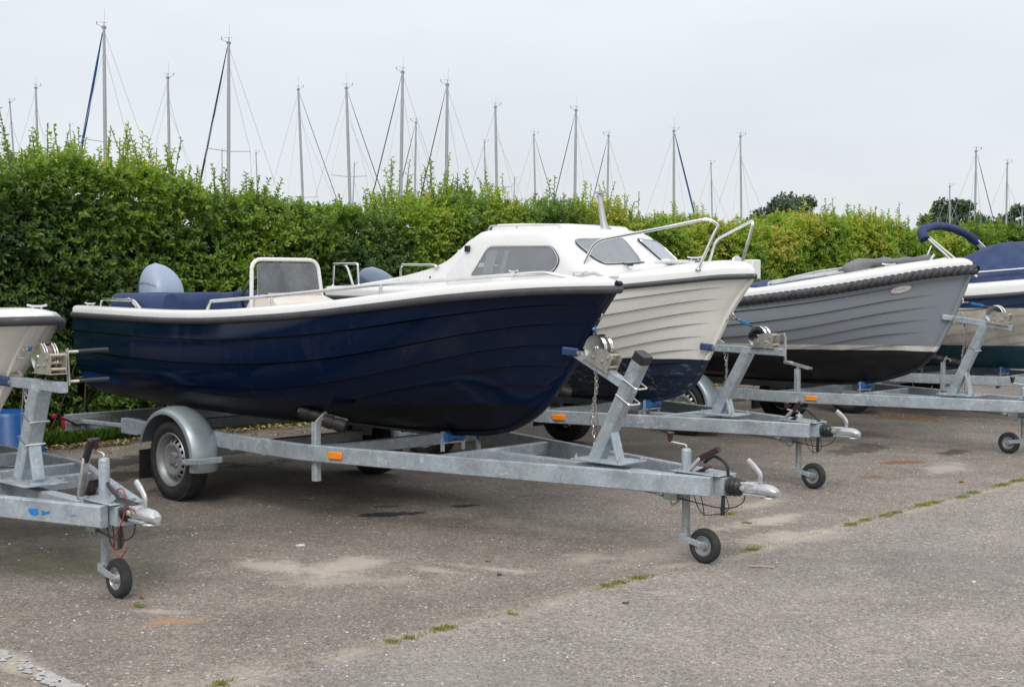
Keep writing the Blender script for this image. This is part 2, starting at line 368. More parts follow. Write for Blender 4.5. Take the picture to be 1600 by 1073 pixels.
# stains: (x, y, rx, ry, colour, amount, rotation, softness, noise scale) in the row frame with origin O2
BLOBS = []
def px_blob(*a): BLOBS.append(a)
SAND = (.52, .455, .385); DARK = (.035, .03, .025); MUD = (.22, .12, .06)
for a in [(-1.72, -1.78, .30, .22, SAND, .75, .5), (-1.42, -1.45, .26, .34, SAND, .7, .2), (-1.15, -1.75, .5, .2, SAND, .4, .8), (-.96, -1.2, .22, .07, (.42, .38, .33), .8, .2), (-.75, -.95, .35, .08, SAND, .6, .3),
          (-1.04, -2.82, .16, .10, (.42, .24, .12), .75, 1.2), (-1.25, -2.75, .2, .06, SAND, .5, .6),
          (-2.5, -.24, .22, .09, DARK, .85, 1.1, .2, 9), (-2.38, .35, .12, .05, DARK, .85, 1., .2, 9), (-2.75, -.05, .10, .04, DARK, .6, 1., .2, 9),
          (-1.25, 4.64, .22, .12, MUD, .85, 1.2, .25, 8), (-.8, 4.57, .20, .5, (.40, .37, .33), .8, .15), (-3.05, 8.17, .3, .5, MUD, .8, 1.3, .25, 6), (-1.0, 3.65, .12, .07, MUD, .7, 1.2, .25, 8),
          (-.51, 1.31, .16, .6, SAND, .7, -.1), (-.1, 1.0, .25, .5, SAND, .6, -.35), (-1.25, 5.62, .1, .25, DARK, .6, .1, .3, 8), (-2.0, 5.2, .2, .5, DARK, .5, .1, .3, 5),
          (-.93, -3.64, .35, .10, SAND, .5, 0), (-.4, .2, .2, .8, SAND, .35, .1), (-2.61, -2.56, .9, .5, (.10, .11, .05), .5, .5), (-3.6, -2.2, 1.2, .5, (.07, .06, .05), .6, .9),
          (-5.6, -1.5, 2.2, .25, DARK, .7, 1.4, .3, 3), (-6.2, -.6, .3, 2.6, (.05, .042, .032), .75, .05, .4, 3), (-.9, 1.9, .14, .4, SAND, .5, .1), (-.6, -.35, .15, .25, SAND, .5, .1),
          (.6, -2.4, .9, .5, (.26, .24, .22), .25, .3), (1.5, 1.2, 1.6, .7, (.14, .13, .125), .3, .4), (.9, 4.5, .5, 2., (.13, .125, .12), .35, .0)]:
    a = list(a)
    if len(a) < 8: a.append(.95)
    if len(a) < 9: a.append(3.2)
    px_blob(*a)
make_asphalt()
t = NT('meadow'); p = t.pos(); t.set(Base_Color=t.mix(t.mr(t.noise(p, .5, 5), .3, .7), (.045, .075, .02), (.09, .12, .035)), Roughness=.9)
t.bump(t.noise(p, 12, 4), .6, .05); M['meadow'] = t.m
g = grid_plane('ground', -400, 400, -60, 900, -.02, 'meadow')
row = Matrix.Rotation(-TH, 4, 'Z')
def row_obj(o, org=O2, z=0): o.location = (org[0], org[1], z); o.rotation_euler = (0, 0, -TH); return o
HX = -8.15                       # hedge face in the row frame
o = grid_plane('asphalt_pavement', -7.55, 60, -40, 70, 0, 'asphalt'); row_obj(o)
# soil verge under the hedge, lumpy strip
b = MB(); ys = np.linspace(-9, 40, 260); xs = np.linspace(-10.2, -7.15, 14); rows = []
for yy in ys:
    rr = []
    for k, xx in enumerate(xs):
        edge = -7.38 + .13 * math.sin(yy * 1.7) + .1 * math.sin(yy * 4.3 + 1) + .05 * random.uniform(-1, 1)
        x_ = min(xx, edge); h = .012 + .05 * soft((edge - x_) / .5) + random.uniform(0, .012)
        if xx >= edge: h = -.012
        rr.append((x_ if xx < edge else edge + .01 * k / 14, yy, h))
    rows.append(rr)
b.grid(rows, flip=False); o = b.build('verge_soil', 'soil', raw=True, angle=180); o['kind'] = 'structure'; row_obj(o)

# worn white bay line, flakes 4 mm above the asphalt
simple('road_paint', (.40, .39, .37), .75, 0, .25, 30)
b = MB()
def flake(cx, cy, r, z):
    n = random.randint(6, 9); a0 = random.random() * 6
    pts = [(cx + r * random.uniform(.6, 1.1) * math.cos(a0 + 2 * PI * i / n), cy + r * random.uniform(.4, .9) * math.sin(a0 + 2 * PI * i / n), z) for i in range(n)]
    b.add(pts, [tuple(range(n))])
for i in range(1100):
    x_ = random.uniform(-1.16, 1.2); y_ = -3.635 + random.uniform(-.04, .04)
    if .35 * math.sin(x_ * 9) + .4 * math.sin(x_ * 31 + y_ * 60) + random.random() > .55: flake(x_, y_, random.uniform(.006, .032), .004 + i * 1e-6)
o = b.build('parking_line', 'road_paint', raw=True); o['kind'] = 'structure'; row_obj(o)

# ================================================================== leaves
def leaves_mesh(name, base, d, up, length, width, tint, mat, fold=.25, curl=.15):
    """base,d,up: (n,3) arrays; one folded pointed leaf of 4 vertices each"""
    n = len(base); d = d / np.linalg.norm(d, axis=1)[:, None]; s = np.cross(d, up); s /= np.maximum(np.linalg.norm(s, axis=1)[:, None], 1e-6); nrm = np.cross(s, d)
    Lh = length[:, None]; Wd = width[:, None]
    v = np.empty((n, 4, 3)); v[:, 0] = base; v[:, 1] = base + d * Lh * .45 + s * Wd * .5 + nrm * Wd * fold
    v[:, 2] = base + d * Lh - nrm * Lh * curl; v[:, 3] = base + d * Lh * .45 - s * Wd * .5 + nrm * Wd * fold
    me = bpy.data.meshes.new(name); me.vertices.add(n * 4); me.vertices.foreach_set('co', v.ravel())
    idx = np.arange(n)[:, None] * 4; tris = np.concatenate([idx + [0, 1, 2], idx + [0, 2, 3]], axis=1).ravel()
    me.loops.add(n * 6); me.loops.foreach_set('vertex_index', tris.astype(np.int32)); me.polygons.add(n * 2)
    me.polygons.foreach_set('loop_start', np.arange(0, n * 6, 3, dtype=np.int32)); me.polygons.foreach_set('loop_total', np.full(n * 2, 3, dtype=np.int32))
    at = me.attributes.new('tint', 'FLOAT', 'FACE'); at.data.foreach_set('value', np.repeat(tint, 2).astype(np.float32))
    me.update(calc_edges=True); me.materials.append(M[mat]); o = bpy.data.objects.new(name, me); COL.objects.link(o); o['kind'] = 'stuff'; return o
# smooth random field from summed sines
class Field:
    def __init__(s, k, n=10, seed=0):
        r = np.random.default_rng(seed); s.w = r.normal(0, k, (n, 3)); s.p = r.uniform(0, 6.3, n)
    def __call__(s, P): return np.sin(P @ s.w.T + s.p).sum(1) / math.sqrt(len(s.p) / 2)
fhole = Field(4.5, seed=9)
fbig, fmid, fsml, fcol, fcol2 = Field(.55, seed=1), Field(2.2, seed=2), Field(6, seed=3), Field(.9, seed=4), Field(3.0, seed=5)
def hedge_top(y):      # height of the clipped top
    return 2.53 + .10 * np.sin(y * .8 + 1.8) + .06 * np.sin(y * 2.3) + .16 * np.exp(-((y - 1.2) / 1.2) ** 2) + .05 * np.sin(y * 5.1)
Y0, Y1 = -4.5, 33.0
def sprigs(n, region):
    """axis base, direction, size for n sprigs"""
    y = rng.uniform(Y0, Y1, n)
    if region == 'face':
        y = Y0 + (Y1 - Y0) * rng.uniform(0, 1, n) ** 1.25
        z = rng.uniform(.02, 1, n) ** .95 * hedge_top(y)
        P = np.stack([np.zeros(n), y, z], 1); rel = .06 * fmid(P) + .06 * fsml(P) + .045 * fbig(P)
        low = np.clip((.75 - z) / .75, 0, 1) * .32
        topr = np.clip((z - hedge_top(y) + .3) / .3, 0, 1) ** 2 * .12
        x = HX + rel - rng.exponential(.075, n) - low - topr
        d = np.stack([rng.normal(.75, .35, n), rng.normal(0, .5, n), rng.normal(.55, .4, n)], 1)
    elif region == 'top':
        x = HX - rng.uniform(-.05, 1.3, n); z = hedge_top(y) - rng.uniform(-.05, .34, n)
        P = np.stack([x, y, z], 1); z = z + .05 * fmid(P); d = np.stack([rng.normal(.1, .3, n), rng.normal(0, .3, n), rng.normal(1, .2, n)], 1)
    P = np.stack([x, y, z], 1); return P, d / np.linalg.norm(d, axis=1)[:, None]
def sprig_leaves(P, d, slen, nl, ll, tint, spread=.9, curved=.25, face=(0., 0, 1.)):
    n = len(P); B, D, U, LL, T = [], [], [], [], []
    ref = rng.normal(0, 1, (n, 3)); a = np.cross(d, ref); a /= np.linalg.norm(a, axis=1)[:, None]; b_ = np.cross(d, a)
    for k in range(nl):
        f = (k + .5) / nl; side = 1 if k % 2 else -1
        ax = a * side * (1 if True else 0) + b_ * rng.normal(0, .45, n)[:, None]
        pos = P + d * (slen * f)[:, None] + np.array([0, 0, -1]) * (slen * curved * f * f)[:, None]
        dr = d * (1 - spread * .55 + .5 * f) + ax * spread + rng.normal(0, .2, (n, 3)); dr[:, 2] -= .1
        up = np.tile(face, (n, 1)) + d * .3 + rng.normal(0, .38, (n, 3))
        B.append(pos); D.append(dr); U.append(up); LL.append(ll * (1.05 - .35 * f) * rng.uniform(.75, 1.2, n)); T.append(tint + rng.normal(0, .05, n) + .10 * f)
    return map(np.concatenate, (B, D, U, LL, T))
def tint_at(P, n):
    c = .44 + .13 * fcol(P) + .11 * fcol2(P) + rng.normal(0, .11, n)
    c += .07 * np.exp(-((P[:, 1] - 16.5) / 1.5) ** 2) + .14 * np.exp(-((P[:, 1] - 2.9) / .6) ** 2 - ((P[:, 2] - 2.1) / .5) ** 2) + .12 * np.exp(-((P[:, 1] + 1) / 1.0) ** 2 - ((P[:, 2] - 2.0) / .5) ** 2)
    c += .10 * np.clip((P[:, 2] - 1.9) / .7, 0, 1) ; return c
hedge = mkthing('hedge', 'tall bushy green hedge behind the whole row of parked boats', 'hedge', (O2[0] + UX[0] * HX, O2[1] + UX[1] * HX, 0), -TH)
def hp(o): o.parent = hedge; o.location = (-HX, 0, 0); return o
acc = []
P, d = sprigs(40000, 'face'); k = rng.random(len(P)) < np.clip(1.15 - P[:, 1] / 60, .6, 1) * np.clip(1.25 + .55 * fhole(P), .22, 1)
P, d = P[k], d[k]; n = len(P); big = 1 + np.clip((P[:, 1] - 10) / 25, 0, .6)
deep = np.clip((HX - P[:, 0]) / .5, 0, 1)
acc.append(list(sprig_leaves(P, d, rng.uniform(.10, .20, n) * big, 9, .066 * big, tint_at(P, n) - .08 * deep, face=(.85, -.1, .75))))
P, d = sprigs(13000, 'top'); n = len(P); big = 1 + np.clip((P[:, 1] - 10) / 25, 0, .6)
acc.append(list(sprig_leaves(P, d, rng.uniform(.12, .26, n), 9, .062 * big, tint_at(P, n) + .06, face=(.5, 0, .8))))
# long upright shoots standing above the clipped top
def shoots(n, hmin, hmax, y=None):
    y = rng.uniform(Y0, Y1, n) if y is None else y; x = HX - rng.uniform(.0, 1.0, n)
    P = np.stack([x, y, hedge_top(y) - .12], 1); d = np.stack([rng.normal(0, .13, n), rng.normal(0, .16, n), np.ones(n)], 1)
    h = rng.uniform(hmin, hmax, n) * (.75 + .3 * fmid(P)); return P, d, np.clip(h, .12, 1.0)
twigs = MB()
sets = [shoots(560, .22, .45), shoots(150, .40, .70), shoots(60, .5, .75, rng.normal(1.4, .9, 60)), shoots(26, .4, .62, rng.normal(5.0, 1.2, 26)), shoots(60, .45, .65, rng.uniform(8, 30, 60))]
for P, d, h in sets:
    n = len(P); big = 1 + np.clip((P[:, 1] - 10) / 25, 0, .5)
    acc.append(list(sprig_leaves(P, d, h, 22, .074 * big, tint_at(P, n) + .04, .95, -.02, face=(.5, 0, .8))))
    for i in range(n):
        twigs.tube([P[i], P[i] + d[i] * h[i]], .004, 4, caps=False)
B, D, U, LL, T = (np.concatenate([a[i] for a in acc]) for i in range(5))
hp(leaves_mesh('foliage', B, D, U, LL, LL * rng.uniform(.5, .66, len(LL)), np.clip(T, 0, 1), 'hedge_leaf'))
for i in range(900):          # bare stems low in the hedge
    y_ = rng.uniform(Y0, Y1); x_ = HX - rng.uniform(.25, .7); p0 = Vector((x_, y_, 0)); p1 = p0 + Vector((rng.normal(.15, .12), rng.normal(0, .15), rng.uniform(.6, 1.1)))
    twigs.tube([p0, (p0 + p1) / 2 + Vector((rng.normal(0, .04), rng.normal(0, .04), 0)), p1], rng.uniform(.005, .013), 4, caps=False)
o = twigs.build('twigs', 'wood_bark', raw=True); o['kind'] = 'stuff'; hp(o)
# uneven solid core, near-black colour standing in for shade inside the hedge
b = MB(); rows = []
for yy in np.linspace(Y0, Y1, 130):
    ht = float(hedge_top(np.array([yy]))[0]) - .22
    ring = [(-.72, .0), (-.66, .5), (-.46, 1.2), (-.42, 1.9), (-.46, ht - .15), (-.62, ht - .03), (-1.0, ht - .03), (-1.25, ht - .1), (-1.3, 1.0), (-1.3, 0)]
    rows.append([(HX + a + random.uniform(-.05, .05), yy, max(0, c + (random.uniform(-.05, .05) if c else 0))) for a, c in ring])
b.grid(rows, caps=True); simple('core_shade', (.014, .018, .008), .95, 0, .5, 14, .8, 30); o = b.build('dark_core', 'core_shade', raw=True, angle=20); hp(o)

# verge grass, litter
def blades(n, fx, fy, hmin, hmax, name, zf=0, mat='grass_blade'):
    x = fx(n); y = fy(n); P = np.stack([x, y, np.full(n, .02 + zf)], 1); dd = np.stack([rng.normal(.1, .45, n), rng.normal(0, .45, n), np.ones(n)], 1)
    o = leaves_mesh(name, P, dd, rng.normal(0, 1, (n, 3)), rng.uniform(hmin, hmax, n), rng.uniform(.005, .011, n), np.clip(rng.beta(2, 3, n), 0, 1), mat, .1, .3); row_obj(o); return o
gy = lambda n: np.concatenate([rng.normal(c, s, n // 6 + 1) for c, s in ((-.45, .25), (.15, .3), (1.1, .4), (2.6, 1.2), (6, 3), (15, 8))])[:n]
blades(16000, lambda n: -7.50 - np.abs(rng.normal(0, .22, n)), gy, .05, .17, 'verge_grass')
n = 500; cy = np.concatenate([rng.normal(c, .22, n // 4) for c in (-.35, .25, .75, 1.7)]); P = np.stack([-7.62 - np.abs(rng.normal(0, .13, n)), cy, np.full(n, .04)], 1)
acc = list(sprig_leaves(P, np.stack([rng.normal(.2, .4, n), rng.normal(0, .4, n), np.ones(n)], 1), rng.uniform(.06, .16, n), 8, .05, np.full(n, .48)))
o = leaves_mesh('verge_weeds', acc[0], acc[1], acc[2], acc[3], acc[3] * .55, np.clip(acc[4], 0, 1), 'hedge_leaf'); row_obj(o)
n = 9000; P = np.stack([-7.25 - np.abs(rng.normal(0, .22, n)), rng.uniform(-4, 30, n), np.full(n, .035)], 1); P[: n // 9, 0] = -7.15 + np.abs(rng.normal(0, .35, n // 9)); P[: n // 9, 2] = .008
keep = fsml(P) > -.9; P = P[keep]; n = len(P)
dd = np.stack([rng.normal(0, 1, n), rng.normal(0, 1, n), rng.normal(0, .25, n)], 1); o = leaves_mesh('leaf_litter', P, dd, np.tile([0, 0, 1.], (n, 1)) + rng.normal(0, .3, (n, 3)), rng.uniform(.03, .06, n), rng.uniform(.02, .035, n), rng.uniform(0, 1, n), 'litter_leaf'); row_obj(o)
# moss growing in the seam
mp_ = [(-.03, -2.32, .05), (-.02, -2.22, .05), (-.03, -2.03, .06), (-.02, -1.97, .04), (-.04, -.83, .07), (-.04, -.72, .06), (-.04, -.56, .09), (-.03, .49, .08), (-.03, 1.63, .07), (-.04, 1.84, .09), (-.03, 2.08, .1), (-.04, 2.26, .07), (-.05, 2.66, .16), (-.04, 2.82, .12), (-.04, 3.45, .12), (-.05, 3.97, .16), (-.06, 4.28, .2), (-.05, 4.7, .2), (-.05, -3.19, .06), (-1.41, -2.78, .04), (-.01, 3.2, .08), (-.84, 1.4, .1), (-.05, 5.6, .3), (-.55, 1.2, .03), (.02, -1.6, .02)]
Ps = []
for cx, cy, r in mp_:
    m = int(3000 * r); Ps.append(np.stack([rng.normal(cx, .020, m), cy + r * .5 * rng.normal(0, 1, m) * np.abs(rng.normal(0, 1, m)), np.full(m, .0)], 1))
m = 500; Ps.append(np.stack([rng.normal(-.03, .012, m), rng.uniform(-3, 8, m), np.zeros(m)], 1))
P = np.concatenate(Ps); n = len(P); dd = np.stack([rng.normal(0, .6, n), rng.normal(0, .6, n), np.ones(n)], 1)
o = leaves_mesh('seam_moss', P, dd, rng.normal(0, 1, (n, 3)), rng.uniform(.006, .018, n), rng.uniform(.003, .007, n), rng.uniform(0, 1, n), 'moss', .1, .3); row_obj(o)

# ================================================================== masts beyond the hedge
MASTS = [(-26.71, 70.3, 11.12, .056, .12, 0), (-23.62, 65.6, 11.18, .011, .15, 0), (-32.95, 98.4, 13.22, .054, .12, 0), (-14.44, 46.9, 10.57, -.004, .16, 1), (-14.23, 54.7, 10.0, .006, .15, 0), (-10.03, 46.9, 10.03, -.012, .16, 2), (-10.6, 65.6, 11.11, .034, .16, 3), (-6.85, 54.7, 9.58, .026, .16, 3), (-4.17, 50.5, 9.57, -.02, .16, 4), (-4.47, 61.5, 8.98, -.02, .12, 4), (-2.47, 50.5, 9.09, -.012, .16, 4), (-.75, 59.6, 9.45, .016, .16, 0), (-1.71, 82.0, 10.22, .018, .12, 0), (1.16, 70.3, 9.39, .025, .12, 5), (2.89, 59.6, 9.3, -.012, .16, 4), (4.5, 61.5, 8.36, -.014, .12, 4), (8.04, 65.6, 9.06, .006, .16, 6), (12.37, 82.0, 8.91, .03, .12, 0), (10.64, 61.5, 8.33, .02, .12, 0), (26.77, 110.0, 8.43, .05, .12, 0), (32.34, 110.0, 8.01, .014, .12, 0), (27.24, 82.0, 7.49, .016, .12, 0), (21.63, 61.5, 7.65, 0.0, .12, 5), (26.4, 70.3, 7.87, -.001, .12, 0), (-19.09, 98.4, 11.14, .024, .12, 0), (-11.75, 98.4, 10.33, -.05, .12, 0), (-24.17, 110.0, 12.47, -.01, .12, 0), (38.12, 98.4, 6.95, .018, .12, 0), (.19, 98.4, 9.24, -.04, .12, 0), (-8.98, 98.4, 10.42, -.004, .12, 0)]
MLAB = ['thin pale mast at the far left edge, above the hedge', 'bare mast left of the mast with the blue furled sail', 'tiny far mast top just left of the blue furled sail', 'tallest mast, with a bright blue furled sail on its forestay', 'slim mast between the tallest mast and the mast with a dark furled sail', 'second tallest mast, with a dark furled sail sloping to its left', 'mast above the windscreen of the navy boat, stays falling to both sides', 'mast right of the windscreen of the navy boat, leaning slightly left', 'mast with a wind vane, tallest of those above the middle of the hedge', 'short dark mast between two taller masts with dark furled sails', 'mast with thin spreaders and a dark forestay, above the navy boat bow', 'mast above the aft end of the white cabin', 'short distant mast just left of the mast above the white cabin', 'slender mast above the white cabin roof with a dark stay to its right', 'mast above the grey cabin-roof stub, tallest of the right half', 'thinner mast directly over the grey cabin-roof stub', 'mast with a teal furled sail sloping down to its right', 'short mast with a flat cap, above the steel bow rail', 'mast standing just left of the distant round tree', 'stub of a far mast showing over the hedge right of the round tree', 'tiny far mast tip over the hedge left of the folded navy sunshade', 'short mast behind the folded navy sunshade', 'tallest mast at the right, in front of the far trees, with a dark stay', 'mast nearest the right edge that rises clear of the far trees', 'low mast tip over the hedge right of the second tallest mast', 'low far mast close beside the mast right of the navy windscreen', 'small far mast close behind the second tallest mast', 'short mast cut by the right edge of the picture', 'low far mast tip right of the mast above the white cabin', 'low far mast just left of the tallest middle mast']
G = 'sailboat masts rising beyond the hedge'
for i, (x, y, h, lean, dia, kind) in enumerate(MASTS):
    T0 = mkthing('sailboat_mast', MLAB[i], 'mast', (x + lean * h, y, 0), 0, G); T0.rotation_euler = (0, -math.atan(lean), 0)
    b = MB(); b.sweep([(0, 0, 0), (0, 0, h * .8), (0, 0, h)], [(dia * .42 * math.cos(a * PI / 4), dia * .62 * math.sin(a * PI / 4)) for a in range(8)], up=(0, 1, 0), scale=[1, .95, .7]); b.build('pole', 'mast_alloy', T0, raw=True)
    b = MB(); b.tube([(.03, 0, h - .05), (.03, 0, h + .65 if dia > .13 else h + .3)], .005, 4); b.tube([(-.16, 0, h + .20), (.14, 0, h + .18)], .005, 4); b.tube([(0, 0, h), (-.0, 0, h + .2)], .015, 4)
    s_ = -1 if kind in (1, 2, 4) else 1
    b.tube([(0, 0, h), (s_ * .24, 0, h + .12)], .007, 4); b.box((s_ * .25, 0, h + .16), (.028, .03, .11)); b.box((0, 0, h + .01), (dia * .85, dia * .8, .08)); b.build('wind_vane', 'vane_grey', T0, raw=True)
    zs = [h * .52] if y > 60 else [h * .36, h * .62]
    if kind == 4: zs = [h * .5]
    w = .9 if h > 9 else .7
    for z in zs: b = MB(); b.tube([(-w * .75, -.5, z + .06), (0, 0, z), (w * .75, .5, z + .06)], .014, 5); b.build('spreader', 'mast_alloy', T0, raw=True)
    b = MB(); r_ = .0075
    for sx_ in (-1, 1):
        z = zs[-1]; b.tube([(0, 0, h * .93), (sx_ * w * .75, sx_ * .5, z + .06), (sx_ * w * .9, sx_ * .7, 1.2)], r_, 4); b.tube([(0, 0, zs[0] - .1), (sx_ * w * .8, sx_ * .9, 1.2)], r_, 4)
    fs = -1 if kind in (1, 2, 4) else 1
    b.tube([(0, 0, h - .1), (-fs * h * .30, .4, 1)], r_, 4)
    if kind in (0, 3): b.tube([(0, 0, h * .88), (fs * h * .30, -.4, 1)], r_, 4)
    b.build('rigging', 'rig_wire', T0, raw=True)
    if kind in (1, 2, 3, 4, 5, 6):
        top = .9; b = MB(); rr = {1: .055, 2: .04, 3: .02, 4: .024, 5: .02, 6: .05}[kind]
        fx_ = {1: .19, 2: .195, 3: .3, 4: .22, 5: .26, 6: .24}[kind]
        b.sweep([(fs * .05, 0, h * .985), (fs * (.05 + fx_ * h * .12), 0, h * .865), (fs * (.05 + fx_ * h * .5), 0, h * .5), (fs * fx_ * h, 0, .8)], [(rr * math.cos(a * PI / 3), rr * math.sin(a * PI / 3)) for a in range(6)], scale=[.3, .8, 1, 1.2])
        b.build('furled_sail', {1: 'sail_blue', 6: 'sail_blue'}.get(kind, 'sail_dark'), T0, raw=True)

# far trees
def far_tree(x, y, h, w, label, seed, squash=1.0):
    T0 = mkthing('tree', label, 'tree', (x, y, 0), 0, 'trees beyond the marina'); r = np.random.default_rng(seed)
    b = MB(); b.sweep([(0, 0, 0), (.1, 0, h * .3), (-.1, .1, h * .6)], [(.35 * math.cos(a * PI / 4), .35 * math.sin(a * PI / 4)) for a in range(8)], scale=[1, .7, .3])
    for k in range(9):
        a = r.uniform(0, 6.3); b.tube([(0, 0, h * r.uniform(.2, .45)), (math.cos(a) * w * .18, math.sin(a) * w * .18, h * .55), (math.cos(a) * w * .33, math.sin(a) * w * .33, h * r.uniform(.6, .8))], .09, 5)
    b.build('trunk', 'wood_bark', T0, raw=True)
    Bs = []
    for k in range(26):
        a = r.uniform(0, 6.3); q = r.uniform(0, 1) ** .5; cz = h * (.32 + .56 * (1 - q * q * .55) * r.uniform(.55, 1)); c = np.array([math.cos(a) * q * w * .40, math.sin(a) * q * w * .40, cz])
        s = w * r.uniform(.08, .15); m = 330; v = r.normal(0, 1, (m, 3)); v /= np.linalg.norm(v, axis=1)[:, None]; Bs.append(c + v * (s * r.uniform(.6, 1.1, m))[:, None] * [1, 1, .8 * squash])
    P = np.concatenate(Bs); n = len(P); o = leaves_mesh('crown', P, r.normal(0, 1, (n, 3)), r.normal(0, 1, (n, 3)), r.uniform(.22, .42, n), r.uniform(.15, .28, n), np.clip(.4 + .2 * fcol2(P * .5) + r.normal(0, .12, n), 0, 1), 'tree_leaf'); o.parent = T0
far_tree(25.2, 118, 10.6, 9.6, 'dark round tree showing above the hedge right of the steel bow rail', 1)
far_tree(28.0, 121, 9.7, 7.6, 'lower dark tree beside the round tree, above the middle right hedge', 2)
far_tree(38.8, 116, 10.2, 7.0, 'dark tree behind the short mast at the right, left of the tallest right mast', 3)
far_tree(41.5, 113, 8.6, 7.0, 'low broad tree between the two right-hand masts', 4)
far_tree(43.0, 110, 9.4, 6.6, 'far tree just inside the right edge, behind the last clear mast', 5)
far_tree(45.5, 108, 9.9, 6.4, 'tall leafy tree at the right edge above the hedge', 6)

# ================================================================== trailers
def wheel_part(parent, x, y, side, r=.30, w=.165, rr=.195, z=None, hub_cap=False):
    """side -1 = outer face towards negative y"""
    z = r if z is None else z; P = part_empty('wheel', parent); ax = (0, side, 0); h = w / 2
    b = MB(); pr = [(-h * .8, rr + .003), (-h, rr + .03), (-h * 1.05, (r + rr) / 2), (-h * .92, r - .03), (-h * .72, r - .006), (-h * .3, r), (h * .3, r), (h * .72, r - .006), (h * .92, r - .03), (h * 1.05, (r + rr) / 2), (h, rr + .03), (h * .8, rr + .003)]
    for g_ in (-.42, 0, .42):        # tread grooves
        pass
    b.lathe((x, y, z), ax, pr, 48, cap=False)
    n = 64
    for i in range(n):               # shoulder tread blocks
        a = 2 * PI * i / n
        for s_ in (-1, 1):
            rot = Matrix.Rotation(-a * 1.0, 3, 'Y'); c = Vector((x, y, z)) + rot @ Vector((0, s_ * h * .62, r - .0055)); b.box(c, (.018, h * .34, .010), rot)
    b.build('tyre', 'tyre_rubber', P, angle=50)
    b = MB(); b.lathe((x, y, z), ax, [(h * .82, rr + .004), (h * .9, rr), (h * .82, rr - .012), (h * .55, rr - .018), (h * .35, rr - .03), (-h * .2, rr - .04)], 48, cap=False)
    # dished disc with ventilation openings
    def ring(r0, t0, r1, t1, holes=0, duty=.5):
        nn = 64; A = [(t0, r0), (t1, r1)]
        for i in range(nn):
            if holes and (i * holes / nn) % 1 < duty: continue
            a0, a1 = 2 * PI * i / nn, 2 * PI * (i + 1) / nn; vs = []
            for t_, r_ in A:
                for a in (a0, a1): vs.append((x + r_ * math.cos(a), y + side * t_, z + r_ * math.sin(a)))
            b.add(vs, [(0, 1, 3, 2)])
    ring(rr - .038, h * .28, rr - .046, h * .34); ring(rr - .046, h * .34, rr - .070, h * .62, 16, .49); ring(rr - .070, h * .62, rr - .078, h * .66)
    b.lathe((x, y, z), ax, [(h * .66, rr - .078), (h * .70, rr - .09), (h * .42, .062), (h * .40, .05), (h * .52, .036), (h * .66, .034), (h * .68, .0)], 32, cap=False)
    for i in range(4):
        a = 2 * PI * (i + .4) / 4; b.lathe((x + .049 * math.cos(a), y + side * h * .41, z + .049 * math.sin(a)), ax, [(0, .010), (.02, .010), (.022, .004)], 8)
    b.build('rim', 'rim_silver', P, angle=30)
    b = MB(); b.lathe((x, y, z), ax, [(-h * .3, rr - .05), (-h * .25, .02)], 32); b.lathe((x, y, z), ax, [(-h * 1.6, .055), (-h * .2, .055)], 16); b.build('brake_drum', 'tyre_rubber', P)
    return P
def mudguard(parent, x, y, side, r=.30):
    R0 = r + .055; w = .225; n = 30; rows = []; z0 = r + .015
    prof = [(-w / 2, -.035), (-w / 2, -.012), (-w / 2 + .012, 0), (-w * .25, .016), (0, .022), (w * .25, .016), (w / 2 - .012, 0), (w / 2, -.012), (w / 2, -.035), (w / 2 - .006, -.035), (w / 2 - .008, -.014), (0, .014), (-w / 2 + .008, -.014), (-w / 2 + .006, -.035)]
    b = MB()
    for i in range(n + 1):
        a = R(-12) + (R(178)) * i / n; rows.append([(x + (R0 + q) * math.cos(a) * 1.06, y + p, z0 + (R0 + q) * math.sin(a)) for p, q in prof])
    b.grid(rows, closed=True, caps=True); o = b.build('mudguard', 'mudguard_steel', parent, angle=50)
    b = MB(); xa = x - (R0) * 1.05; b.box((xa, y, z0 - .08), (.012, w * .92, .22)); b.build('mud_flap', 'black_plastic', o, .003)
    b = MB(); xf = x + (R0) * 1.06
    b.bar([(xf - .10, y + side * (w / 2 + .014), z0 - .0), (xf + .12, y + side * (w / 2 + .014), z0 + .02)], .02, .045); b.bar([(xf + .11, y + side * (w / 2 + .01), z0 + .02), (xf + .11, y - side * .06, z0 + .02)], .02, .045)
    b.lathe((xf - .07, y + side * (w / 2 + .02), z0), (0, side, 0), [(0, .012), (.012, .012)], 6); b.build('mounting_bracket', 'galvanised', o, .002)
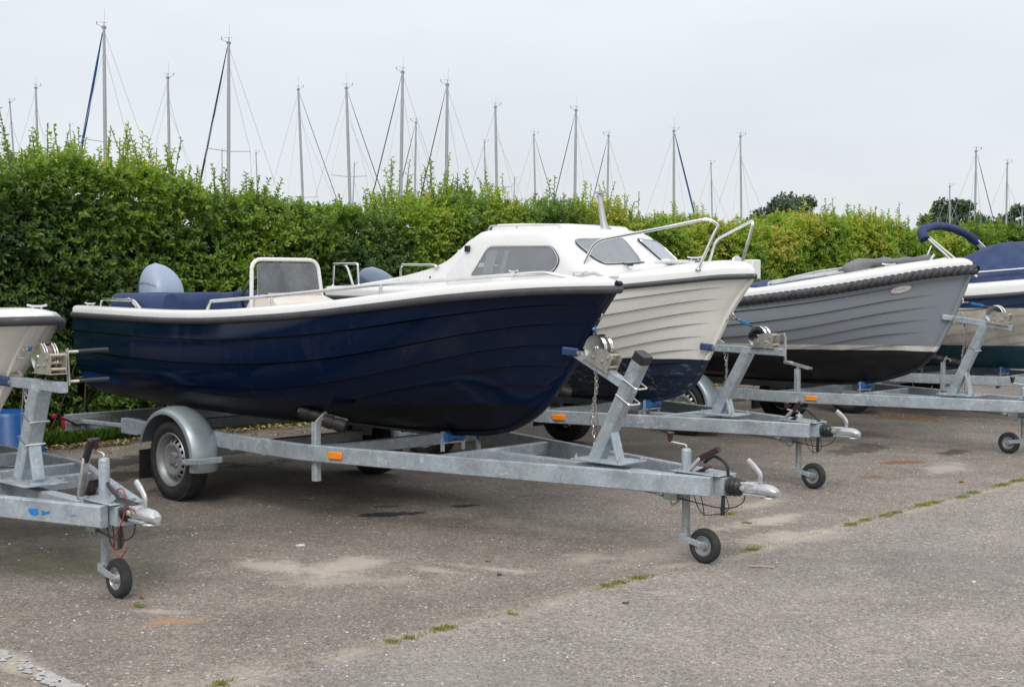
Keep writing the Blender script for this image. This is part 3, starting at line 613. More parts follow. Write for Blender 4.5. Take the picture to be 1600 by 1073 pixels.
def winch(parent, cx, cz, tilt, strap_to, drum=.085, handles=0, strap_len=.13):
    """cx,cz = drum centre; tilt = slope of the arm"""
    P = part_empty('winch', parent); c, s = math.cos(tilt), math.sin(tilt)
    def q(a, y, b_): return (cx + a * c - b_ * s, y, cz + a * s + b_ * c)
    b = MB()
    for sy in (-1, 1):
        pts = [(-.035, -.085), (.15, -.085), (.155, .015), (.12, .030), (.05, .025), (-.015, -.015)]
        y0 = sy * .043; y1 = sy * .049
        b.add([q(a, y0, d_) for a, d_ in pts] + [q(a, y1, d_) for a, d_ in pts], [tuple(range(6)), tuple(range(11, 5, -1))] + [(i, (i + 1) % 6, (i + 1) % 6 + 6, i + 6) for i in range(6)])
        for a, d_ in ((.125, .0), (.09, -.04), (.02, -.045)): b.lathe(q(a, sy * .049, d_), (0, sy, 0), [(0, .011), (.008, .011), (.010, .005)], 6)
    b.box(q(.05, 0, -.085), (.215, .10, .006), Matrix.Rotation(-tilt, 3, 'Y')); b.build('side_plate', 'zinc_plate', P, .001)
    b = MB()
    for a, d_ in ((.125, .015), (.09, -.03), (.135, -.06)): b.lathe(q(a, -.05, d_), (0, 1, 0), [(0, .009), (.10, .009)], 10)
    b.build('cross_pin', 'brass', P)
    b = MB()
    for sy in (-.036, -.022, .022, .036):
        b.lathe((cx, sy - .0015, cz), (0, 1, 0), [(0, .018), (0, drum - .012), (-.003, drum - .004), (.0015, drum), (.005, drum - .004), (.003, drum - .012), (.003, .018)], 40, cap=False)
    b.lathe((cx, -.052, cz), (0, 1, 0), [(0, .016), (.104, .016)], 12); b.build('drum', 'polished_steel', P)
    b = MB(); b.lathe((cx, -.020, cz), (0, 1, 0), [(0, .0), (0, drum * .72), (.04, drum * .72), (.04, 0)], 32, cap=False); b.build('strap_roll', 'rope_grey', P)
    # crank
    k = MB(); hx = q(.125, .055, .015)
    if handles == 2:     # long handles reaching out to the side
        for a, d_ in ((.13, .03), (.135, -.13)):
            k = MB(); p = q(a, .06, d_); k.lathe((p[0], p[1], p[2]), (.45, .9, .04), [(0, .009), (.06, .009)], 10); o = k.build('crank', 'zinc_plate', P)
        for a, d_ in ((.13, .03), (.135, -.13)):
            k = MB(); p = q(a, .06, d_); k.lathe((p[0] + .027, p[1] + .054, p[2] + .003), (.45, .9, .04), [(0, .007), (.003, .011), (.15, .013), (.155, .010)], 12); k.build('grip', 'black_plastic', o)
        k = MB(); k.bar([q(.125, .062, .05), q(.14, .062, -.15)], .008, .03); k.build('crank_arm', 'zinc_plate', o)
    elif handles == 1:
        k.sweep([hx, (hx[0], .075, hx[2]), (hx[0] + .05, .078, hx[2] + .01), (hx[0] + .06, .08, hx[2] - .02), (hx[0] + .06, .08, cz - .21)], [(.006, -.011), (.006, .011), (-.006, .011), (-.006, -.011)], up=(0, 1, 0))
        o = k.build('crank', 'zinc_plate', P, .001); k = MB(); k.lathe((hx[0] + .06, .07, cz - .20), (.92, -.35, -.05), [(0, .012), (.01, .015), (.10, .015), (.11, .010)], 14); k.build('grip', 'zinc_plate', o)
    else:
        k.sweep([hx, (hx[0], .062, hx[2])], [(.008, -.008), (.008, .008), (-.008, .008), (-.008, -.008)]); k.build('crank', 'zinc_plate', P)
    # webbing to the bow eye: steel hook and blue stitched end
    sx_, sz_ = strap_to; p0 = Vector((cx - drum * .25, 0, cz + drum * .68)); p1 = Vector((sx_, 0, sz_)); d_ = (p1 - p0); L_ = d_.length; d_.normalize()
    b = MB(); b.bar([p0, p0 + d_ * (L_ - strap_len * .55)], .016, .010, up=(0, 1, 0), c=.003); st = b.build('strap', 'trim_grey', P)
    b = MB(); b.bar([p0 + d_ * (L_ * .28), p0 + d_ * (L_ * .62)], .024, .016, up=(0, 1, 0), c=.005); b.build('strap_sleeve', 'strap_blue', st)
    b = MB(); a0 = p0 + d_ * (L_ - strap_len * .75); b.tube([a0 + Vector((0, -.018, 0)), a0 + Vector((0, .018, 0))], .008, 8)
    b.tube(fillet([a0, a0 + d_ * .03, p1 + Vector((.02, 0, .03)), p1 + Vector((-.005, 0, .02)), p1, p1 + d_ * -.04 + Vector((0, 0, -.02)), a0 + d_ * .02], .02, 3), .006, 6, up=(0, 1, 0)); b.build('hook', 'polished_steel', P)
    return P
def ubolt(parent, p, ax_dir, w, name='clamp_bolt'):
    pass
def square_post(parent, p0, p1, w, mat, cap=False, name='winch_post'):
    b = MB(); b.bar([p0, p1], w, w, up=(1, 0, 0), c=.008); o = b.build(name, mat, parent)
    if cap:
        d_ = (Vector(p1) - Vector(p0)).normalized(); b = MB(); b.bar([Vector(p1) - d_ * .045, Vector(p1) + d_ * .012], w + .006, w + .006, up=(1, 0, 0), c=.01); b.build('end_cap', 'black_plastic', o, .004)
    return o
def chain(parent, pts, mat='chain_steel', link=.032):
    P = curve(pts, 80); L_ = sum((P[i + 1] - P[i]).length for i in range(80)); n = max(3, int(L_ / (link * .72))); b = MB()
    for i in range(n):
        u = (i + .5) / n * 80; a = P[int(u)]; d_ = (P[min(80, int(u) + 1)] - P[int(u)]).normalized(); s_ = d_.orthogonal().normalized()
        if i % 2: s_ = s_.cross(d_)
        ring = [a + d_ * (math.cos(t) * link * .5) + s_ * (math.sin(t) * link * .28) for t in [2 * PI * k / 10 for k in range(10)]]
        b.tube(ring, link * .11, 5, loop=True, up=tuple(s_.cross(d_)))
    b.build('safety_chain', mat, parent)
def trailer(O, label, q):
    global OFF
    OFF = np.array([-3., 0, 0]); loc = row_world(O, -3, 0); T = mkthing('boat_trailer', label, 'trailer', loc, -TH, 'galvanised boat trailers parked in a row')
    G_ = q.get('galv', 'galvanised'); zt = q.get('zt', .515); zb = zt - .11; zc = (zt + zb) / 2; h = zt - zb; e = q['end']; W = q.get('hw', .80); bx = q.get('bend', -2.75); rear = q.get('rear', -5.05)
    for s in (-1, 1):
        b = MB(); path = [(rear, s * W, zc), (bx - .35, s * W, zc)] + [tuple(v) for v in fillet([(bx - .3, s * W, zc), (bx, s * W, zc), (e, s * .10, zc)], .3, 5)[1:]]
        b.bar(path, .05, h); o = b.build('side_rail', G_, T)
        for xa_, xb_, ww in ((bx - .42, bx - .39, .062), (q['axle'] + .52, q['axle'] + .55, .062), (rear - .04, rear + .18, .066)):
            b = MB(); b.bar([(xa_, s * W, zc), (xb_, s * W, zc)], ww, h + .012); b.build('clamp_sleeve', G_, o)
    for x_ in q.get('cross', (rear + .4, -2.62, -1.72)):
        k = W - .03 if x_ < bx else (W - .10) * (e - x_) / (e - bx) + .10 - .03
        b = MB(); b.bar([(x_, -k, zc), (x_, k, zc)], .05, .085); b.build('cross_member', G_, T)
    if q.get('spine', True):
        b = MB(); b.bar([(-1.72, 0, zc - .012), (e - .1, 0, zc - .012)], .07, .08, c=.006); b.build('centre_beam', G_, T)
    ax = q['axle']; b = MB(); b.bar([(ax, -W + .03, .335), (ax, W - .03, .335)], .08, .08); b.box((ax, -W + .0, .375), (.2, .05, .07)); b.box((ax, W - .0, .375), (.2, .05, .07)); b.build('axle', 'galvanised_old', T)
    hy = q.get('wy', .955)
    for s in (-1, 1):
        wheel_part(T, ax, s * (hy - .03), s); mudguard(T, ax, s * (hy - .02), s)
    # post, brace, base plate
    (px0, pz0), (px1, pz1) = q['post']; pw = q.get('pw', .085)
    po = square_post(T, (px0, 0, pz0), (px1, 0, pz1), pw, G_, q.get('cap', False))
    (bx0, bz0), (bx1, bz1) = q['brace']; b = MB(); b.bar([(bx0, 0, bz0), (bx1, 0, bz1)], .07, .022, up=(1, 0, 0), c=.004); b.build('brace', G_, po)
    b = MB(); b.box(((px0 + bx0) / 2, 0, zt + .006), (abs(bx0 - px0) + .20, .26, .010)); o = b.build('base_plate', G_, po, .002)
    for a in (-1, 1):
        for s in (-1, 1): b = MB(); b.lathe(((px0 + bx0) / 2 + a * (abs(bx0 - px0) / 2 + .075), s * .105, zt + .011), (0, 0, 1), [(0, .013), (.014, .013), (.016, .006), (.03, .006)], 6); b.build('plate_bolt', 'zinc_plate', po)
    # arm
    (tx, tz), (ex, ez) = q['arm']; b = MB(); b.bar([(tx, 0, tz), (ex, 0, ez)], .055, .058, up=(0, 0, 1), c=.006); arm = b.build('winch_arm', G_, T)
    dirv = (Vector((ex, 0, ez)) - Vector((tx, 0, tz))).normalized()
    if q.get('cap'):
        d_ = (Vector((px1, 0, pz1)) - Vector((px0, 0, pz0))).normalized(); b = MB()
        c0 = Vector((ex, 0, ez)); fr = Vector((d_.z, 0, -d_.x)); b.bar([c0 + d_ * .07, c0 - d_ * .09], .07, .012, up=tuple(fr), c=.002)
        for k in (.045, -.065):
            o_ = c0 + d_ * k; w2 = pw / 2 + .008; b2 = MB(); b2.tube(fillet([o_ + Vector((0, -w2, 0)) - fr * .0, o_ + Vector((0, -w2, 0)) + fr * (pw + .035), o_ + Vector((0, w2, 0)) + fr * (pw + .035), o_ + Vector((0, w2, 0))], .015, 3), .006, 6); b2.build('clamp_bolt', 'polished_steel', arm)
        b.build('arm_flange', G_, arm)
    elif q.get('clamps'):
        d_ = (Vector((px1, 0, pz1)) - Vector((px0, 0, pz0))).normalized(); fr = Vector((d_.z, 0, -d_.x))
        for k in q['clamps']:
            o_ = Vector((px0, 0, pz0)) + d_ * k; w2 = pw / 2 + .006; b2 = MB(); b2.tube([o_ - fr * w2 + Vector((0, -w2, 0)), o_ + fr * w2 + Vector((0, -w2, 0)), o_ + fr * w2 + Vector((0, w2, 0)), o_ - fr * w2 + Vector((0, w2, 0))], .006, 6, loop=True); b2.build('clamp_bolt', 'polished_steel', po)
    # V bow stop
    b = MB(); up_ = Vector((-dirv.z, 0, dirv.x))
    for s in (-1, 1):
        b.bar([Vector((tx + .035, s * .018, tz)), Vector((tx - .045, s * .080, tz + .012))], .030, .054, up=tuple(up_), c=.01)
    b.build('bow_stop', q.get('stop', 'blue_rubber'), arm, .004)
    b = MB(); b.box((tx + .07, 0, tz + .035), (.10, .03, .02)); b.lathe((tx + .05, -.04, tz), (0, 1, 0), [(0, .012), (.08, .012)], 8); b.tube(fillet([(tx + .03, 0, tz + .05), (tx + .09, .0, tz + .065), (tx + .14, .0, tz + .04)], .02), .007, 6); b.build('stop_bracket', 'zinc_plate', arm)
    wx, wz = q['winch']; winch(T, wx, wz, math.atan2(ez - tz, ex - tx), q['eye'], handles=q.get('handles', 0))
    cx_ = tx + .13
    chain(T, [(cx_, .02, tz - .03), (cx_ + .02, .02, tz - .2), (cx_ - .01, .02, tz - .38), (cx_ + .02, .02, zt)], link=.034)
    b = MB(); b.tube(curve([(cx_ + .06, -.02, tz - .04), (cx_ + .05, -.03, tz - .25), (cx_ + .07, -.02, tz - .45), (cx_ + .05, 0, zt)], 12), .004, 5); b.build('safety_cord', 'rope_grey', T)
    # drawbar head
    b = MB(); b.box((e - .12, 0, zc + .0), (.34, .12, h * .9)); b.box((e - .13, 0, zt + .004), (.34, .17, .007)); b.build('drawbar_box', G_, T, .004)
    for a in (-.25, 0.0):
        for s in (-1, 1): b = MB(); b.lathe((e + a, s * .065, zt + .007), (0, 0, 1), [(0, .012), (.012, .012)], 6); b.build('flange_bolt', 'zinc_plate', T)
    ge = q.get('ge', e); zg = q.get('zg', zc)
    b = MB(); pr = [(0, .038)]
    for k in range(5): pr += [(.012 + k * .026, .060 - k * .002), (.024 + k * .026, .043)]
    pr += [(.15, .040), (.152, .02)]; b.lathe((ge, 0, zg), (1, 0, 0), pr, 28); b.build('rubber_gaiter', 'black_plastic', T, angle=60)
    # coupling head: shaft, ball cup with flared lip, release handle
    cb = MB(); x0 = ge + .14; cb.bar([(x0, 0, zg + .005), (x0 + .09, 0, zg + .008)], .062, .058)
    rows = []
    for t_, w_, hu, hd in ((.06, .032, .032, -.024), (.10, .036, .036, -.026), (.14, .039, .036, -.028), (.18, .040, .034, -.03), (.21, .033, .022, -.03), (.228, .022, .005, -.03)):
        rows.append([(x0 + t_, w_ * math.cos(a), zg + (hu if math.sin(a) > 0 else -hd) * math.sin(a) * (1 if math.sin(a) > 0 else 1)) for a in [2 * PI * i / 16 for i in range(16)]])
    cb.grid(rows, closed=True, caps=True); cb.lathe((x0 + .165, 0, zg - .03), (0, 0, -1), [(0, .040), (.006, .046), (.012, .046), (.012, .03)], 20); cb.box((x0 + .1, 0, zg - .028), (.14, .1, .012))
    cb.lathe((x0 + .02, -.034, zg + .004), (0, -1, 0), [(0, .014), (.012, .014)], 8); co = cb.build('coupling_head', 'cast_alloy', T, .002, angle=45)
    b = MB(); hp_ = fillet([(x0 + .11, 0, zg + .035), (x0 + .115, 0, zg + .085), (x0 + .085, 0, zg + .115), (x0 + .03, 0, zg + .155)], .03, 4); b.sweep(hp_, [(.013 * math.cos(a) * 1.2, .011 * math.sin(a)) for a in [2 * PI * i / 10 for i in range(10)]], up=(0, 1, 0), scale=[1.0] * (len(hp_) - 3) + [1.1, 1.2, 1.1]); b.build('coupling_handle', 'cast_alloy', co)
    b = MB(); b.lathe((x0 + .03, -.036, zg + .002), (0, -1, 0), [(0, .013), (.006, .013)], 8); b.build('wear_indicator', 'brass', co)
    # handbrake
    (a0, a1), (g0, g1), (h0, h1) = q['lever']; y_ = -.035; b = MB(); b.bar([(a0, y_, a1), (g0, y_, g1)], .02, .042, up=(0, 1, 0)); lo = b.build('handbrake_lever', 'cast_alloy', T, .003)
    b = MB(); d_ = (Vector((h0, 0, h1)) - Vector((g0, 0, g1))).normalized(); b.bar([Vector((g0, y_, g1)) - d_ * .02, Vector((h0, y_, h1))], .032, .034, up=(0, 1, 0), c=.010); b.build('grip', q.get('gripmat', 'maroon_grip'), lo)
    b = MB(); b.bar([(a0 + .03, y_ + .03, a1), (g0 + .03, y_ + .03, (a1 + g1) / 2)], .012, .06, up=(0, 1, 0)); b.build('ratchet_plate', 'maroon_grip', lo)
    # brake hose arcing to the gaiter
    b = MB(); b.tube(curve([(a0 + .10, .01, zt + .06), (a0 + .17, .01, zt + .10), (a0 + .26, 0, zt + .06), (e + .04, 0, zt - .01)], 16), .010, 8); b.build('brake_hose', 'cable_black', T)
    # jockey wheel
    jx, jtop, sgn = q['jockey']; J = part_empty('jockey_wheel', T); b = MB(); b.tube([(jx, .0, .13), (jx, .0, jtop - .12)], .024, 14); b.build('inner_tube', 'galvanised_old', J)
    b = MB(); b.tube([(jx, 0, .40), (jx, 0, jtop - .004)], .0285, 16); b.lathe((jx, 0, jtop - .004), (0, 0, 1), [(0, .0285), (.01, .024), (.014, .012)], 16); b.box((jx, 0, zb + .01), (.09, .08, .03)); b.build('outer_tube', 'galvanised', J)
    b = MB(); hx_, hz_ = q.get('jhandle', (-.11, .03)); b.tube(fillet([(jx, 0, jtop), (jx, 0, jtop + .028), (jx + hx_, -.01, jtop + .028 + hz_ * .4), (jx + hx_, -.01, jtop + .03 + hz_)], .01, 3), .0055, 8); k = b.build('crank_handle', 'polished_steel', J)
    b = MB(); b.lathe((jx + hx_, -.01, jtop + .025 + hz_ * .5), (0, 0, 1), [(0, .010), (.01, .014), (.035, .018), (.05, .024), (.056, .021)], 14); b.build('crank_knob', q.get('knob', 'maroon_grip'), J)
    wx_ = jx + sgn * .135; b = MB()
    for s in (-1, 1): b.bar([(jx - sgn * .02, s * .031, .135), (wx_ + sgn * .012, s * .031, .103)], .006, .036)
    b.box((jx, 0, .135), (.05, .066, .04)); b.build('fork', 'galvanised', J, .002)
    b = MB(); r_ = .100; b.lathe((wx_, 0, r_), (0, -1, 0), [(-.024, .058), (-.028, .07), (-.027, .088), (-.018, .098), (0, .100), (.018, .098), (.027, .088), (.028, .07), (.024, .058)], 36, cap=False); b.build('tyre', 'tyre_rubber', J, angle=50)
    b = MB(); b.lathe((wx_, 0, r_), (0, -1, 0), [(-.022, .0), (-.022, .058), (.022, .060), (.024, .056), (.014, .050), (.008, .03), (.02, .024), (.036, .02), (.036, .008), (.044, .008), (.044, 0)], 28, cap=False); b.build('rim', 'rim_silver', J)
    # hitch clutter below: clamp, cables, plug
    b = MB(); b.box((jx - .09, .0, zb - .03), (.10, .07, .07)); b.lathe((jx - .17, -.03, zb - .02), (0, 1, -.3), [(0, .03), (.06, .034)], 12); b.build('clamp_block', 'galvanised_old', T, .004)
    b = MB()
    b.tube(curve([(e + .18, -.03, zc - .02), (e + .15, -.03, zb - .03), (e + .02, -.03, zb - .07), (jx - .05, -.03, zb - .05), (jx - .8, -.02, zb - .02), (bx + .2, -.02, zb - .0)], 30), .0035, 5); b.build('brake_cable', 'cable_black', T)
    b = MB(); b.tube(curve([(jx - .1, -.03, zb - .04), (jx - .07, -.04, zb - .09), (jx - .02, -.04, zb - .06)], 10), .006, 6); b.build('hook', 'galvanised_old', T)
    b = MB(); b.tube(curve([(jx + .11, -.02, zb), (jx + .13, -.02, zb - .06), (jx + .15, -.03, zb - .13)], 10), .003, 5); b.build('thin_wire', 'cable_black', T)
    b = MB(); b.tube(curve([(jx + .07, -.03, zb), (jx + .11, -.03, zb - .09), (jx + .17, -.035, zb - .12), (e + .06, -.03, zb - .08), (e + .05, -.03, zb)], 20), .003, 5)
    b.bar([(e + .03, -.03, zb), (e + .025, -.03, zb - .11)], .02, .03); b.build('wiring', 'cable_black', T)
    if q.get('red'):
        b = MB(); b.tube(curve([(e + .20, -.03, zc + .03), (e + .12, -.04, zc + .055), (e + .10, -.06, zc - .02), (e + .03, -.06, zb - .05), (e + .0, -.05, zb - .11), (e + .06, -.05, zb - .15), (e + .12, -.04, zb - .09)], 30), .0032, 5)
        b.tube(curve([(e - .06, 0, zt), (e - .05, 0, zt + .06), (e + .01, 0, zt + .07), (e + .06, 0, zt - .0)], 16), .0035, 5); b.build('breakaway_cable', 'cable_red', T)
    # amber side marker, reflector
    if q.get('amber'):
        amx = q['amber']; ky = W if amx < bx else (W - .10) * (e - amx) / (e - bx) + .10; ya = -ky - .034; b = MB(); sl = math.atan2((W - .10), (e - bx)) if amx > bx else 0
        b.box((amx, ya, zc - .0), (.115, .016, .048), Matrix.Rotation(sl, 3, 'Z')); b.build('side_marker', 'amber', T, .006)
    # roller posts
    for (x_, s, ztop) in q.get('posts', ()):
        b = MB(); b.bar([(x_, s * (W - .055), q.get('pbot', .27)), (x_, s * (W - .055), ztop)], .05, .05, up=(1, 0, 0)); o = b.build('roller_post', G_, T)
        if q.get('flat_pad'): b = MB(); b.box((x_, s * (W - .1), ztop + .03), (.24, .09, .02), Matrix.Rotation(R(12), 3, 'Y')); b.bar([(x_, s * (W - .055), ztop), (x_, s * (W - .1), ztop + .03)], .03, .03); b.build('pad', 'galvanised_old', o, .003); continue
        yr = s * (W - .14)
        b = MB(); b.bar([(x_, s * (W - .055), ztop - .01), (x_ + .0, yr, ztop + .06)], .03, .012, up=(1, 0, 0)); b.bar([(x_ - .20, yr + s * .03, ztop + .07), (x_ + .16, yr - s * .05, ztop + .01)], .02, .02); b.build('swivel_bracket', 'zinc_plate', o)
        for dx_, dz in ((-.20, .065), (.12, .02)):
            b = MB(); b.lathe((x_ + dx_ * .8, yr + s * .10, ztop + dz), (.72, -s * .55, -.25), [(0, .03), (.005, .042), (.06, .048), (.075, .040), (.12, .048), (.16, .042), (.165, .02)], 20); r2_ = b.build('roller', 'rubber', o)
            b = MB(); b.lathe((x_ + dx_ * .8 - .0, yr + s * .10, ztop + dz), (-.72, s * .55, .25), [(0, .022), (.006, .02), (.01, .008)], 12); b.build('roller_cap', 'rim_silver', r2_)
    for (x_, z_) in q.get('keel_rollers', ()):
        b = MB()
        for s in (-1, 1): b.bar([(x_, s * .095, zt - .06), (x_, s * .095, z_ + .02)], .034, .008, up=(1, 0, 0))
        b.box((x_, 0, zt + .0), (.05, .2, .01)); o = b.build('roller_bracket', 'galvanised', T)
        b = MB(); b.lathe((x_, -.085, z_ - .02), (0, 1, 0), [(0, .02), (.003, .042), (.04, .040), (.085, .022), (.13, .040), (.167, .042), (.17, .02)], 20); b.build('keel_roller', 'roller_blue', o)
    # rear light board on slide bars
    lx = q.get('board', -5.85); zb_ = q.get('bz', .43)
    b = MB(); b.bar([(lx, -.92, zb_), (lx, 1.0, zb_)], .03, .14); o = b.build('light_board', G_, T)
    b = MB(); b.box((lx + .02, -.70, zb_ + .01), (.02, .36, .05)); b.build('bracket_plate', 'galvanised_old', o, .003)
    b = MB(); b.tube(fillet([(lx + .03, -.80, zb_ - .03), (lx + .04, -.84, zb_ - .02), (lx + .05, -.93, zb_ + .03), (lx + .05, -1.03, zb_ + .06)], .03), .008, 6); o2 = b.build('knob_lever', 'cable_black', o); b = MB(); b.lathe((lx + .05, -1.04, zb_ + .05), (0, 0, 1), [(0, .004), (.006, .018), (.02, .022), (.034, .018), (.04, .004)], 12); b.build('knob', 'red_plastic', o2)
    for s in (-1, 1):
        b = MB(); b.bar([(lx, s * (W - .02), zb_ + .005), (rear + .3, s * (W - .02), zc)], .035, .035); b.build('slide_bar', G_, T)
        b = MB(); b.box((lx - .03, s * .82, zb_), (.05, .22, .1)); b.build('tail_light', 'red_plastic', o, .006)
    return T

t1 = trailer(O1, 'galvanised trailer at the left edge with blue paint marks on its side rail', dict(end=.01, ge=-.02, zg=.455, zt=.485, axle=-4.1, bend=-1.6, hw=.62, wy=.955, post=((-1.08, .50), (-.86, 1.02)), brace=((-.90, .51), (-.955, .72)), pw=.095, arm=((-1.22, 1.035), (-.60, 1.035)), clamps=(.24, .38), winch=(-.80, 1.19), eye=(-1.09, 1.215), handles=2,
     lever=((-.36, .47), (-.29, .69), (-.235, .79)), gripmat='black_plastic', jockey=(-.17, .69, 1), jhandle=(-.07, .05), red=True, amber=None, keel_rollers=((-1.9, .57),), cross=(-4.6, -2.4, -1.65, -1.2)))
t2 = trailer(O2, 'galvanised trailer under the navy boat, winch post with a black end cap', dict(end=.10, axle=-4.08, post=((-.83, .515), (-.47, 1.165)), brace=((-.64, .515), (-.695, .70)), cap=True, arm=((-1.00, 1.165), (-.605, .985)), winch=(-.815, 1.195), eye=(-.87, 1.41),
     lever=((-.13, .50), (-.02, .605), (.10, .665)), jockey=(-.15, .635, 1), amber=-2.44, posts=((-2.66, -1, .665), (-2.66, 1, .60)), keel_rollers=((-2.12, .57),), cross=(-4.75, -2.66, -1.74)))
t3 = trailer(O3, 'galvanised trailer under the white cabin boat, winch crank hanging down', dict(end=.02, axle=-3.42, rear=-4.5, board=-5.2, bend=-2.2, hw=.74, post=((-.92, .515), (-.62, 1.03)), brace=((-.77, .515), (-.81, .66)), arm=((-.99, 1.06), (-.28, 1.045)), winch=(-.51, 1.165), eye=(-.80, 1.325), handles=1,
     lever=((-.28, .50), (-.17, .60), (-.105, .665)), jockey=(-.14, .56, 1), amber=-2.02, posts=((-2.2, -1, .68),), pbot=.40, keel_rollers=((-1.6, .57),), cross=(-4.3, -2.3, -1.25)))
t4 = trailer(O4, 'galvanised trailer under the grey boat, winch arm sloping down towards the lane', dict(stop='galvanised', end=.42, axle=-3.05, rear=-4.4, board=-5.2, bend=-1.95, hw=.80, post=((-.57, .515), (-.25, 1.19)), brace=((-.38, .515), (-.43, .76)), clamps=(.5,), arm=((-.60, 1.25), (.0, 1.17)), winch=(-.15, 1.295), eye=(-.52, 1.42),
     lever=((.1, .50), (.2, .60), (.28, .66)), jockey=(.135, .62, -1), amber=-1.66, flat_pad=True, posts=((-1.82, -1, .74), (-1.82, 1, .7)), pbot=.42, keel_rollers=((-1.5, .575),), cross=(-4.2, -2.1, -1.35)))
t5 = trailer(O5, 'galvanised trailer under the boat with the navy cover, at the right edge', dict(end=.5, axle=-3.0, rear=-4.4, board=-5.2, bend=-2.2, post=((-.5, .515), (-.2, 1.19)), brace=((-.3, .515), (-.36, .76)), arm=((-.60, 1.25), (.0, 1.2)), winch=(-.15, 1.31), eye=(-.55, 1.42),
     lever=((.1, .50), (.2, .60), (.28, .66)), jockey=(.135, .62, 1), posts=((-1.9, -1, .66), (-1.9, 1, .66), (-3.9, -1, .66)), keel_rollers=((-1.5, .575), (-2.6, .575)), cross=(-4.2, -2.3, -1.35)))
# blue paint marks on the left trailer's near rail
OFF = np.array([-3., 0, 0])
def rail_mark(pts, name):
    b = MB(); e = .01; bx = -1.6; W = .62; vs = []
    for x_, z_ in pts:
        ky = W if x_ < bx else (W - .10) * (e - x_) / (e - bx) + .10; vs.append((x_, -ky - .0305, z_))
    b.add(vs, [tuple(range(len(vs)))]); o = b.build(name, 'marker_paint_blue', t1)
rail_mark([(-0.449, 0.435), (-0.425, .44), (-0.391, 0.443), (-0.381, 0.417), (-0.41, 0.405), (-0.436, 0.413)], 'blue_paint_mark')
rail_mark([(-0.357, 0.439), (-0.336, 0.430), (-0.307, 0.437), (-0.307, 0.424), (-0.331, 0.420), (-0.355, 0.413)], 'blue_paint_mark')
rail_mark([(-0.179, 0.425), (-0.129, 0.432), (-0.134, 0.428), (-0.166, 0.423)], 'blue_paint_mark')

